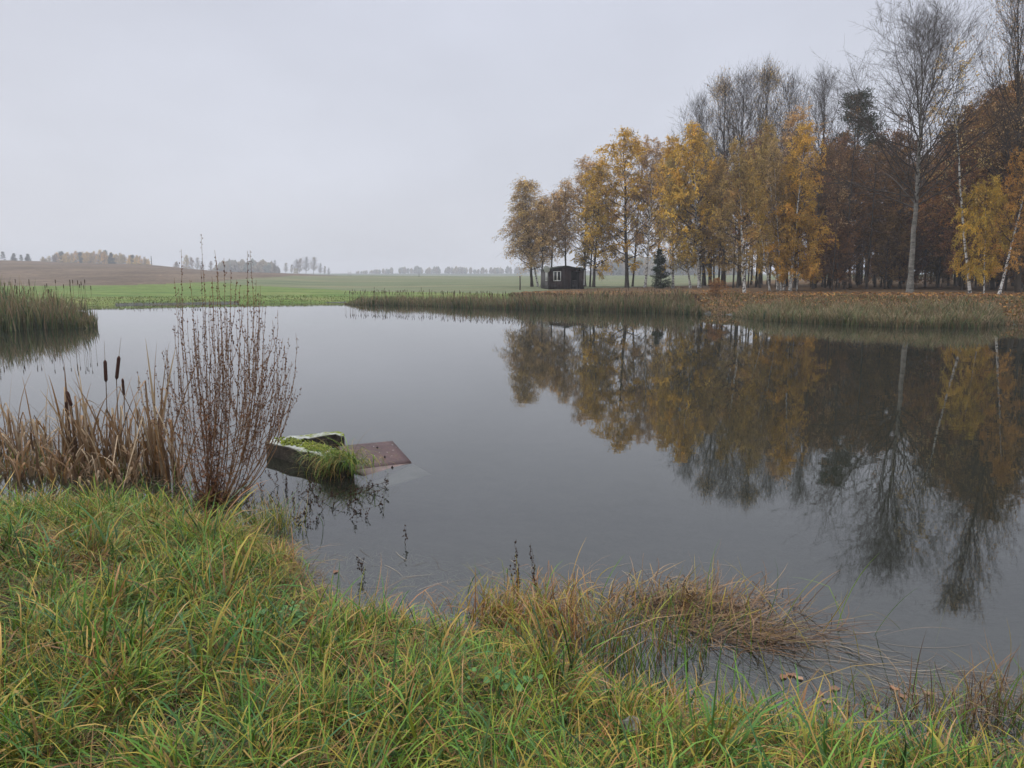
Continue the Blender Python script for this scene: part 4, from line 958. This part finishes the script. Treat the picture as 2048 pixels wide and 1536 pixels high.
# dry leaves hanging low on the stalks
r = np.random.default_rng(74); n = 2300; az = r.uniform(0, 6.28, n); rad = np.abs(r.normal(0, .15, n))
base = np.stack([bush_c[0]+rad*np.cos(az)*1.3, bush_c[1]+rad*np.sin(az), r.uniform(0, 1, n)**1.7*1.0], 1)
v, q_, _ = strips(base, r.uniform(0, 6.28, n), r.uniform(.03, .11, n), r.uniform(.006, .016, n), r.uniform(.6, 2.2, n), r.uniform(1.2, 3.4, n), 3)
b = Bag(); b.add(v, q_, c=strip_col(pal([(.20, .085, .035), (.14, .065, .03), (.26, .12, .05)], r.integers(0, 3, n)), pal([(.20, .085, .035), (.12, .05, .025)], r.integers(0, 2, n)), 3, n))
o = b.build('dry_leaves', M_reed, bush); o.location = -bush.location
n = 420; az = r.uniform(0, 6.28, n); rad = np.abs(r.normal(0, .2, n))
base = np.stack([bush_c[0]+rad*np.cos(az)*1.5, bush_c[1]+rad*np.sin(az), np.full(n, -.02)], 1)
v, q_, _ = strips(base, r.uniform(0, 6.28, n), r.uniform(.08, .3, n), r.uniform(.004, .01, n), r.uniform(.2, 1.4, n), r.uniform(1, 2, n), 4)
b = Bag(); b.add(v, q_, c=strip_col(pal([(.05, .03, .02), (.09, .05, .03)], r.integers(0, 2, n)), pal([(.12, .06, .03), (.16, .09, .04)], r.integers(0, 2, n)), 4, n))
o = b.build('rotting_base', M_reed, bush); o.location = -bush.location

# ------------------------------------------------------------------ cattails at the left
DRY = [(.30, .19, .105), (.23, .135, .07), (.39, .27, .155), (.16, .095, .055), (.48, .36, .23), (.27, .145, .055)]
def dry_clump(px, py, n, Hm, spread, seed, label, lean=.35, group='clumps of dead cattail leaves', tuck=0.0):
    r = np.random.default_rng(seed); c0 = PZ(px, py, 0); n = int(n*.66)
    root = empty('cattail_clump', tuple(c0), label, 'cattail clump', group)
    base = np.stack([r.normal(0, spread, n), r.normal(0, spread*.7, n), np.full(n, -.06)], 1)
    az = r.uniform(0, 6.28, n); L = Hm*1.2*r.uniform(.3, 1.15, n); th0 = np.abs(r.normal(.1, .2, n)); th1 = th0+np.abs(r.normal(lean, .4, n))
    kink = (np.where(r.random(n) < .65, r.uniform(.4, .8, n), 2), r.uniform(1.6, 2.7, n))
    v, q_, _ = strips(base, az, L, r.uniform(.012, .034, n), th0, th1, 9, 1.6, kink, face=az+np.pi/2+r.normal(0, .6, n))
    ci = r.integers(0, len(DRY), n); b = Bag(); b.add(v, q_, c=strip_col(pal(DRY, ci)*.6, pal(DRY, ci)*r.uniform(.7, 1.2, (n, 1)), 9, n))
    b.build('leaves', M_reed, root); return root
dry_clump(12, 905, 90, .80, .20, 1, 'bent dry cattail clump at the very left edge with drooping pale leaves', .8)
dry_clump(62, 890, 46, .72, .16, 2, 'small arching cattail clump between the left edge clump and the thick upright clump', .9)
dry_clump(98, 905, 40, .62, .14, 3, 'low folded cattail leaves just left of the thick upright clump', .7)
dry_clump(155, 925, 100, .95, .09, 4, 'thick upright cattail clump with a dark leaning seed head in it', .22)
dry_clump(213, 935, 85, 1.0, .13, 5, 'brown cattail clump from which the two tall seed heads rise', .35)
dry_clump(255, 935, 80, .92, .13, 6, 'brown cattail clump right of the two tall seed heads', .4)
dry_clump(318, 950, 60, 1.3, .045, 7, 'narrow tall bundle of dead cattail leaves left of the loosestrife', .12)
dry_clump(352, 965, 34, 1.05, .05, 8, 'thin cattail bundle tucked against the left side of the loosestrife', .15)
dry_clump(25, 945, 80, .55, .3, 9, 'low matted cattail debris nearest the grass at the left edge', 1.0)
dry_clump(120, 950, 120, .45, .25, 10, 'low mat of collapsed cattail leaves below the thick upright clump', 1.1)
dry_clump(235, 958, 140, .45, .30, 11, 'low mat of collapsed cattail leaves below the two tall seed heads', 1.1)
def cattail(p_base, p0, p1, label, spike=True, r0=.0125):
    root = empty('cattail', tuple(p_base), label, 'cattail', 'cattail seed heads'); L = lambda p_: p_-p_base
    s = np.linspace(0, 1, 8)[:, None]; mid = (p_base+p0)/2+np.array([.01, 0, 0]); C = (1-s)**2*p_base+2*s*(1-s)*mid+s**2*p0
    b = Bag(); v, q_ = tubes((C-p_base)[None], np.full((1, 8), .0045), 6); b.add(v, q_, c=(.12, .08, .05)); b.build('stem', M_dry, root)
    u = np.linspace(0, 1, 12); rad = r0*np.minimum(1, np.minimum(u*9+.35, (1-u)*9+.35)); Pts = L(p0)[None]*(1-u)[:, None]+L(p1)[None]*u[:, None]
    b = Bag(); v, q_ = tubes(Pts[None], rad[None], 10); b.add(v, q_, t=[[110, 110+k, 110+k+1] for k in range(1, 9)]+[[0, k+1, k] for k in range(1, 9)], c=(.075, .033, .022)); b.build('seed_head', M_head, root, True)
    if spike:
        e = nrm(p1-p0); b = Bag(); v, q_ = tubes(np.array([[L(p1), L(p1)+e*.12, L(p1)+e*.22]]), np.array([[.003, .002, .0012]]), 4); b.add(v, q_, c=(.22, .17, .12)); b.build('spike', M_dry, root)
M_head = noise_mat('velvet_brown', [(.3, (.035, .017, .013)), (.7, (.075, .035, .024))], 60, rough=1, bump=.002, bscale=300)
Yc = 8.0
cattail(PZ(214, 935, 0)-[0, 0, .05], PY(212, 764, Yc), PY(210, 720, Yc), 'left one of the two tall upright cattail seed heads', r0=.0185)
cattail(PZ(236, 935, 0)-[0, 0, .05], PY(233, 759, Yc), PY(238, 712, Yc), 'right one of the two tall cattail seed heads, slightly tilted', r0=.0185)
cattail(PZ(252, 940, 0)-[0, 0, .05], PY(248, 792, Yc), PY(245, 757, Yc), 'frayed cattail seed head lower right of the two tall ones', False, .014)
cattail(PZ(158, 925, 0)-[0, 0, .05], PY(143, 812, Yc), PY(133, 782, Yc), 'fat dark cattail seed head leaning left in the thick clump', False, .019)
cattail(PZ(150, 925, 0)-[0, 0, .05], PY(133, 823, Yc), PY(132, 803, Yc), 'small cattail seed head hanging below the leaning one', False, .014)

# ------------------------------------------------------------------ tufts, tussocks, weeds
GR = [(.08, .18, .018), (.13, .26, .025), (.04, .105, .014), (.18, .29, .03), (.075, .18, .045), (.027, .068, .012)]
YE = [(.40, .31, .05), (.28, .29, .035), (.47, .30, .08)]
BR = [(.32, .17, .07), (.20, .10, .045), (.42, .26, .12), (.38, .18, .07)]
def tuft(name, c0, n, Hm, spread, seed, label, cat, colors, lean=.9, kk=.2, W=(.003, .006), az0=None, azs=6.28, group=None, segs=6, th_base=.25, stuff=False, zdrop=.03, elong=(1, 1), tipdry=.5):
    r = np.random.default_rng(seed)
    base = np.stack([r.normal(0, spread, n)*elong[0], r.normal(0, spread*.6, n)*elong[1], np.full(n, -zdrop)], 1)
    az = r.uniform(0, 6.28, n) if az0 is None else az0+r.normal(0, azs, n)
    L = Hm*r.uniform(.4, 1.15, n); th0 = np.abs(r.normal(th_base, .25, n)); th1 = th0+np.abs(r.normal(lean, .45, n))
    v, q_, P = strips(base, az, L, r.uniform(W[0], W[1], n), th0, th1, segs, 1.2, (np.where(r.random(n) < kk, r.uniform(.3, .85, n), 2.0), r.uniform(.5, 2.0, n)), face=az+np.pi/2+r.normal(0, .6, n), curl=r.normal(0, .9, n))
    zz = v[:, 2]; v[:, 2] = np.where(zz+c0[2] < -.03, -.03-c0[2], zz)
    ci = r.integers(0, len(colors), n); c1 = np.where((r.random(n) < tipdry)[:, None], pal(YE+BR, r.integers(0, 7, n)), pal(colors, ci)*1.1)
    b = Bag(); b.add(v, q_, c=strip_col(pal(colors, ci)*.9, c1, segs, n, 1.5))
    o_ = b.build(name, M_grass); o_.location = tuple(c0); tag(o_, label, cat, group); return o_
p_ = PZ(684, 920, .16); p_[2] = .15
tilt = math.atan2(-.73, .9)
o = tuft('grass_tuft', p_, 620, .50, .17, 1, 'long overhanging grass tuft growing at the broken right end of the mossy concrete', 'grass tuft', GR+YE[:2]+GR, 2.0, th_base=.55, elong=(1.0, .3), az0=-math.pi/2-.2, azs=1.15, W=(.003, .007)); o.rotation_euler = (0, 0, tilt*.5)
tuft('grass_tuft', PZ(672, 948, .0), 220, .34, .11, 2, 'dark wet grass tuft hanging into the water at the foot of the concrete', 'grass tuft', GR+BR[:1], 1.5, th_base=.6, elong=(1.2, .4))
tuft('grass_tuft', PZ(535, 1055, .02), 300, .36, .14, 3, 'green grass tuft at the water edge right of the loosestrife', 'grass tuft', GR+YE, .7)
tuft('grass_tuft', G(250, 1030), 620, .44, .24, 21, 'lush green grass mound at the water edge below the tall cattail heads', 'grass tuft', GR+GR+YE[:1], 1.25, th_base=.45, elong=(1.4, 1), W=(.004, .009), tipdry=.25)
tuft('grass_tuft', G(110, 1040), 380, .38, .22, 22, 'green grass mound at the water edge below the thick cattail clump', 'grass tuft', GR+GR+YE[:2], 1.2, th_base=.45, elong=(1.3, 1), W=(.003, .008), tipdry=.3)
tuft('sedge_tussock', PZ(1085, 1240, .03), 720, .40, .25, 4, 'orange-brown and green sedge tussock in the shallows at centre', 'sedge', BR+BR+GR[:2]+YE, 1.2, th_base=.35, kk=.4, elong=(1.1, 1.5), W=(.003, .008))
tuft('sedge_tussock', PZ(1000, 1235, .02), 200, .26, .10, 14, 'small brown sedge tussock left of the big orange-brown one', 'sedge', BR+GR[:1]+YE, .9, W=(.003, .007))
tuft('rushes', PZ(1255, 1330, 0), 230, .52, .2, 5, 'sparse green and brown rushes standing in water between the two big tussocks', 'rushes', GR+BR[:2], .45, th_base=.12, elong=(1.2, .7))
M1 = PZ(1390, 1220, .02)
SB = [(.18, .10, .055), (.12, .07, .042), (.25, .155, .085), (.085, .05, .035), (.32, .22, .13)]
tuft('sedge_tussock', M1, 640, .42, .26, 6, 'big dark brown sedge tussock flattened to the right over the water', 'sedge', SB, .75, az0=-.3, azs=.75, th_base=1.1, kk=.5, W=(.004, .009), elong=(1.1, 1.3), tipdry=.3)
tuft('sedge_tussock', PZ(1370, 1200, .02), 300, .36, .18, 7, 'upper rounded part of brown sedge behind the flattened tussock', 'sedge', SB+YE[:1], 1.5, th_base=.5, kk=.5, elong=(1.4, .9), tipdry=.3, W=(.003, .008))
tuft('sedge_tussock', PZ(1500, 1265, .01), 330, .52, .16, 8, 'brown sedge leaves trailing on the water at the right end of the flattened tussock', 'sedge', SB, .3, az0=-.3, azs=.28, th_base=1.2, W=(.003, .007), elong=(1.4, 1.0), tipdry=.3)
tuft('rushes', PZ(1480, 1270, 0), 60, .55, .28, 9, 'scattered green rush blades rising out of the brown tussock', 'rushes', GR+YE[:1], .5, th_base=.25, elong=(1.6, 1))
tuft('rushes', PZ(1960, 1460, 0), 260, .40, .26, 10, 'dry brown rushes at the water edge in the lower right corner', 'rushes', SB+GR[:2], .6, elong=(1.2, .8))
tuft('rushes', PZ(2090, 1440, 0), 200, .38, .2, 15, 'brown rushes cut by the right edge just above the corner', 'rushes', SB+GR[:1], .6)
tuft('rushes', PZ(1740, 1420, 0), 44, .26, .16, 11, 'few bent dark rush stalks standing in the open water at lower right', 'rushes', SB[:2]+GR[:1], 1.6, W=(.003, .006), elong=(1.3, .6))
tuft('rushes', PZ(1880, 1400, 0), 40, .28, .14, 16, 'looped dark rush stalks in the water above the corner rushes', 'rushes', SB[:2]+GR[:1], 1.7, W=(.003, .006), elong=(1.3, .6))
tuft('grass_tuft', PZ(60, 935, 0), 300, .30, .26, 12, 'thin green grass standing in water among the cattails at left', 'grass tuft', GR+BR, .5, elong=(1.6, .5))
tuft('grass_tuft', PZ(200, 945, 0), 200, .28, .3, 17, 'thin grass blades in the water under the tall seed heads', 'grass tuft', GR+BR, .6, elong=(1.5, .5))
# dead weeds below the concrete, colour blackened to stand in for dark reflections
def sprig(px, py, tp, seed, label, nb=1, group=None, D=None, multi=None):
    c0 = PZ(px, py, 0); root = empty('dead_weed', tuple(c0), label, 'dead weed', group)
    sp = [(c0-[0, 0, .03], PY(tp[0], tp[1], c0[1]+.02), nb)]
    if multi: sp += [(c0+np.array([a, c_, -.03]), c0+np.array([a*1.6+dx, c_, hh]), 1) for a, c_, dx, hh in multi]
    spike_stems(root, sp, seed, r0=.0032, cap=.006, capfrac=.6, dens=100, dk=.3)
sprig(1033, 1215, (1033, 1078), 1, 'upright dark seed spike in front of the brown tussock, tallest of the three')
sprig(1075, 1200, (1073, 1092), 2, 'thin dark seed spike just right of the tallest spike')
sprig(1018, 1200, (1016, 1110), 3, 'short dark seed spike just left of the tallest spike')
sprig(813, 1088, (811, 1068), 4, 'tiny dark sprig alone in the open water right of the concrete')
sprig(736, 1150, (733, 1112), 5, 'small branched dark weed near the grass edge below the concrete', 3)
rr5 = np.random.default_rng(17)
sprig(560, 985, (552, 935), 6, 'twiggy dead weeds between the loosestrife and the concrete, coloured dark as reflections', 3, multi=[(rr5.uniform(-.5, .8), rr5.uniform(-.3, .35), rr5.normal(0, .1), rr5.uniform(.03, .17)) for _ in range(24)])
sprig(650, 1020, (640, 985), 7, 'weed stalks below the hanging grass tuft, coloured black as part of its reflection', 3, multi=[(rr5.uniform(-.35, .35), rr5.uniform(-.5, .2), rr5.normal(0, .06), rr5.uniform(.02, .10)) for _ in range(18)])

# floating and drowned straw
def straw(name, label, n, region, zlo, zhi, cols, L, seed, az0=None, azs=1.5, W=.003):
    r = np.random.default_rng(seed); px = r.uniform(region[0], region[1], n); k = r.uniform(0, 1, n)
    y0 = np.interp(px, region[4], region[5]) if len(region) > 4 else np.full(n, region[2]); y1 = region[3] if len(region) <= 4 else np.interp(px, region[4], region[6])
    py = y0+(y1-y0)*k; P0 = np.array([PZ(a, c_, 0) for a, c_ in zip(px, py)]); P0[:, 2] = r.uniform(zlo, zhi, n)
    az = r.uniform(0, 6.28, n) if az0 is None else az0+r.normal(0, azs, n)
    v, q_, _ = strips(P0, az, r.uniform(L*.4, L*1.3, n), np.full(n, W)*r.uniform(.6, 1.5, n), np.full(n, 1.57), np.full(n, 1.57), 6, curl=r.normal(0, .8, n))
    ci = r.integers(0, len(cols), n); b = Bag(); b.add(v, q_, c=strip_col(pal(cols, ci), pal(cols, ci), 6, n))
    o_ = b.build(name, M_reed); tag(o_, label, 'straw', kind='stuff')
PALE = [(.34, .28, .2), (.25, .2, .14), (.44, .37, .28), (.13, .095, .06), (.10, .07, .045)]
straw('floating_straw', 'pale straw stalks floating on the water at lower right', 105, (1500, 2040, 0, 0, [1500, 1700, 2040], [1215, 1265, 1370], [1300, 1400, 1440]), .002, .006, PALE, .5, 1, az0=-.45, azs=.28)
straw('floating_straw', 'scattered thin straw floating near the centre tussocks', 90, (640, 1500, 0, 0, [640, 900, 1500], [1080, 1130, 1120], [1160, 1220, 1340]), .002, .005, PALE, .25, 2)
straw('floating_straw', 'dark matted straw floating between the cattails', 260, (-40, 420, 0, 0, [-40, 200, 420], [850, 850, 900], [900, 950, 1000]), .002, .012, [(.12, .08, .05), (.2, .14, .09), (.3, .23, .15)], .4, 3, az0=0, azs=.5, W=.006)
straw('drowned_weed', 'fine pale water weed below the surface near the grass', 1500, (620, 1150, 0, 0, [620, 900, 1150], [1080, 1100, 1150], [1190, 1250, 1300]), -.09, -.015, [(.4, .38, .3), (.3, .3, .24), (.22, .25, .16)], .16, 4, W=.003)
straw('drowned_weed', 'pale drowned grass stalks under the shallow water at lower right', 800, (1200, 2080, 0, 0, [1200, 1600, 2080], [1290, 1290, 1360], [1400, 1460, 1500]), -.08, -.012, [(.38, .34, .26), (.3, .28, .2), (.25, .25, .16)], .3, 5, az0=-.5, azs=.5, W=.003)

# leaves lying in the shallow water, one object each
leaf_cols = [(.28, .15, .09), (.22, .125, .085), (.33, .21, .14)]
for i, (px, py, lab) in enumerate([(1567, 1353, 'pale leaf in the water, upper left of the leaf group'), (1582, 1349, 'lighter leaf touching the upper left one'), (1598, 1356, 'dull leaf just right of the upper left pair'),
                                   (1640, 1386, 'pinkish leaf in the water below the upper left pair'), (1670, 1377, 'bright tan leaf in the middle of the group'), (1653, 1402, 'dim leaf below the bright tan one'),
                                   (1788, 1376, 'greyish leaf in the water above the large tan leaf'), (1805, 1392, 'large tan leaf at the right of the group'), (1856, 1386, 'reddish leaf among the weeds farthest right'), (1752, 1417, 'leaf near the grass edge between the bright and the large one'), (672, 1143, 'single brown leaf at the grass edge below the concrete')]):
    c0 = PZ(px, py, .004); r = np.random.default_rng(200+i); a0 = r.uniform(0, 6.28); n = 12; s_ = r.uniform(.02, .032)
    rim = [[s_*(1+.12*math.sin(5*k))*math.cos(2*math.pi*k/n), .68*s_*math.sin(2*math.pi*k/n)*(1+.1*math.cos(7*k)), .004*math.sin(k*1.7)+.002] for k in range(n)]
    rim[0][0] *= 1.45; v = np.array([[0, 0, .001]]+rim); ca, sa = math.cos(a0), math.sin(a0); v[:, :2] = v[:, :2]@np.array([[ca, sa], [-sa, ca]])
    b = Bag(); b.add(v, t=[[0, 1+k, 1+(k+1) % n] for k in range(n)], c=np.array(leaf_cols[i % 3])*r.uniform(.75, 1.05))
    o = b.build('fallen_leaf', M_murkleaf); o.location = tuple(c0); tag(o, lab, 'leaf', 'fallen leaves in the shallow water')

# ------------------------------------------------------------------ foreground grass
r = np.random.default_rng(123)
cx, cyy = [], []
n = 9500; tx = r.uniform(-8, 5.5, n); ty = r.uniform(.9, 8.2, n)
sd = sdist(tx, ty); gx, gy = proj(tx, ty, np.maximum(height(tx, ty, sd), 0))
ok = (sd > -.05) & (gx > -260) & (gx < 2320) & (gy < 2000) & (ty > 1.0)
dist = np.hypot(tx, ty); ok &= r.random(n) < np.clip(1.25-dist*.07, .5, 1)
tx, ty, sd = tx[ok], ty[ok], sd[ok]; nT = len(tx)
print('tussocks', nT)
patch = lumps(tx, ty, .9)*.5+lumps(tx+5, ty-3, .35)*.5
bl = np.clip(r.normal(46, 18, nT), 10, 100).astype(int)
bl = (bl*np.where(lumps(tx, ty, .3) > 0, 1.2, .9)).astype(int)
ti = np.repeat(np.arange(nT), bl); N = len(ti)
az_t = r.uniform(0, 6.28, nT)
spc = r.choice([0, 1, 2, 3], nT, p=[.30, .48, .14, .08]); spc = np.where(lumps(tx*1.0+9, ty+4, .5) > .75, 3, spc); lay = r.normal(0, .28, nT)+.35*(spc == 3)
ox = r.normal(0, .055, N); oy = r.normal(0, .055, N)
bx_, by_ = tx[ti]+ox, ty[ti]+oy; sdb = sdist(bx_, by_); keep = sdb > -.10
bx_, by_, ox, oy, ti, sdb = bx_[keep], by_[keep], ox[keep], oy[keep], ti[keep], sdb[keep]; N = len(ti)
bz = np.maximum(height(bx_, by_, sdb), -.03)-.012
az = np.arctan2(oy, ox)+r.normal(0, .7, N); mixr = r.random(N) < .45
az = np.where(mixr, az_t[ti]+r.normal(0, .6, N), az)
Lt = np.clip(r.normal(.245, .07, nT), .09, .42)*(1+.35*np.clip(patch, -1, 1))
L = Lt[ti]*r.uniform(.35, 1.25, N)*np.array([.85, 1, 1.25, .9])[spc[ti]]; L = np.where(r.random(N) < .03, L*1.5, L)
th0 = np.abs(r.normal(.48, .36, N)+lay[ti]+.08); th1 = th0+np.abs(r.normal(1.15, .55, N))
W = r.uniform(.003, .009, N)*np.array([.45, 1, 1.45, .8])[spc[ti]]*np.where(r.random(N) < .12, 1.5, 1)
kink = (np.where(r.random(N) < .12, r.uniform(.4, .8, N), 2.0), r.uniform(.5, 1.5, N))
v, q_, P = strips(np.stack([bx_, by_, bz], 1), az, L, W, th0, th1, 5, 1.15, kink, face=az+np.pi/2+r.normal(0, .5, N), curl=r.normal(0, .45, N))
edge = np.exp(-np.maximum(sdb, 0)/.22)
u = r.random(N); pt = patch[ti]
s3 = spc[ti] == 3; s0 = spc[ti] == 0
yel = u < .11+.12*pt+.15*edge+.16*s0+.1*s3; brn = u > .94-.04*pt-.28*edge-.55*s3
cg = pal(GR, r.integers(0, len(GR), N)); cyl = pal(YE, r.integers(0, 3, N)); cb_ = pal(BR, r.integers(0, 4, N))
cg = np.where((spc[ti] == 2)[:, None], cg*np.array([.8, .95, 1.5]), cg)
c0 = np.where(brn[:, None], cb_, np.where(yel[:, None], cyl*.85, cg)); tipd = r.random(N) < .22
c1 = np.where((tipd & ~brn)[:, None], cyl, c0*1.15)*r.uniform(.8, 1.2, (N, 1))
b = Bag(); b.add(v, q_, c=strip_col(c0*.45+np.array([.03, .02, .008]), c1*1.08, 5, N, .9))  # root colour: brown thatch tone plus painted shade for the gaps between blades
n2 = 34000; i2_ = r.integers(0, N, n2); hx, hy = bx_[i2_]+r.normal(0, .05, n2), by_[i2_]+r.normal(0, .05, n2)      # dead thatch lying between the green blades
hz_ = np.maximum(height(hx, hy), -.02)+r.uniform(0, .045, n2)
v, q_, P = strips(np.stack([hx, hy, hz_], 1), r.uniform(0, 6.28, n2), r.uniform(.06, .22, n2), r.uniform(.002, .006, n2), r.normal(1.35, .2, n2), r.normal(1.6, .25, n2), 3, face=None, curl=r.normal(0, .6, n2))
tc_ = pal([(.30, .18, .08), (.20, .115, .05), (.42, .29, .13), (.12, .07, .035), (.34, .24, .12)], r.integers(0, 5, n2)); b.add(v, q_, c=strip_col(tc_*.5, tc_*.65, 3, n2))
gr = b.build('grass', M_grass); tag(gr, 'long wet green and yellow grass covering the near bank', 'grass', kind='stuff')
print('blades', N)

for k, (px, py, n, lab) in enumerate([(590, 1262, 46, 'patch of small round-leaved weed in the grass below the concrete'), (520, 1275, 26, 'smaller round-leaved weed left of the larger weed patch'), (1010, 1400, 24, 'low broad-leaved weed in the grass at bottom centre')]):
    g = G(px, py); r = np.random.default_rng(300+k); b = Bag(); cc = np.stack([r.normal(0, .07, n), r.normal(0, .05, n), r.uniform(.07, .15, n)], 1)
    for c_ in cc:
        s_ = r.uniform(.010, .020); nn = nrm(np.array([r.normal(0, .35), -.35+r.normal(0, .3), 1.0])); a1 = nrm(np.cross(nn, r.normal(0, 1, 3))); a2 = np.cross(nn, a1)
        rim = [c_+s_*(a1*math.cos(t)+.8*a2*math.sin(t))*(1-.15*math.cos(3*t)) for t in np.arange(10)*.628]; b.add(np.array([c_-nn*s_*.15]+rim), t=[[0, 1+i, 1+(i+1) % 10] for i in range(10)], c=np.array((.09, .20, .06))*r.uniform(.7, 1.4))
        v, q_ = tubes(np.array([[[c_[0]*.4, c_[1]*.4, 0], (c_+np.array([c_[0]*.4, c_[1]*.4, 0]))*.5+[0, 0, .01], c_-nn*s_*.15]]), np.full((1, 3), .0012), 4); b.add(v, q_, c=(.10, .12, .04))
    o = b.build('leafy_weed', M_grass); o.location = tuple(g); tag(o, lab, 'weed')
g = G(1262, 1492); r = np.random.default_rng(9); bm = bmesh.new(); bmesh.ops.create_icosphere(bm, subdivisions=3, radius=.045)
for v_ in bm.verts: v_.co *= 1+.12*math.sin(v_.co.x*70+1)+.1*math.sin(v_.co.y*90+v_.co.z*60); v_.co.z *= .7
me = bpy.data.meshes.new('stone'); bm.to_mesh(me); bm.free(); o = link('stone', me, noise_mat('grey_stone', [(.3, (.07, .07, .06)), (.7, (.17, .165, .14))], 20, scale2=80)); o.location = (g[0], g[1], g[2]+.10); tag(o, 'small grey stone half hidden in the foreground grass at bottom centre', 'stone')

# ------------------------------------------------------------------ haze
b = Bag(); box(b, (-1500, -60, -3), (1500, 1400, 27.5))
hz = bpy.data.objects.new('haze', b.data('haze')); COL.objects.link(hz); tag(hz, kind='stuff')
m, nt, ns, ls, out = new_mat('misty_air'); pv = nd(ns, "ShaderNodeVolumePrincipled"); pv.inputs['Color'].default_value = (.93, .95, 1, 1); pv.inputs['Density'].default_value = .0008; pv.inputs['Anisotropy'].default_value = 0.0
ls.new(pv.outputs[0], out.inputs['Volume']); hz.data.materials.append(m)
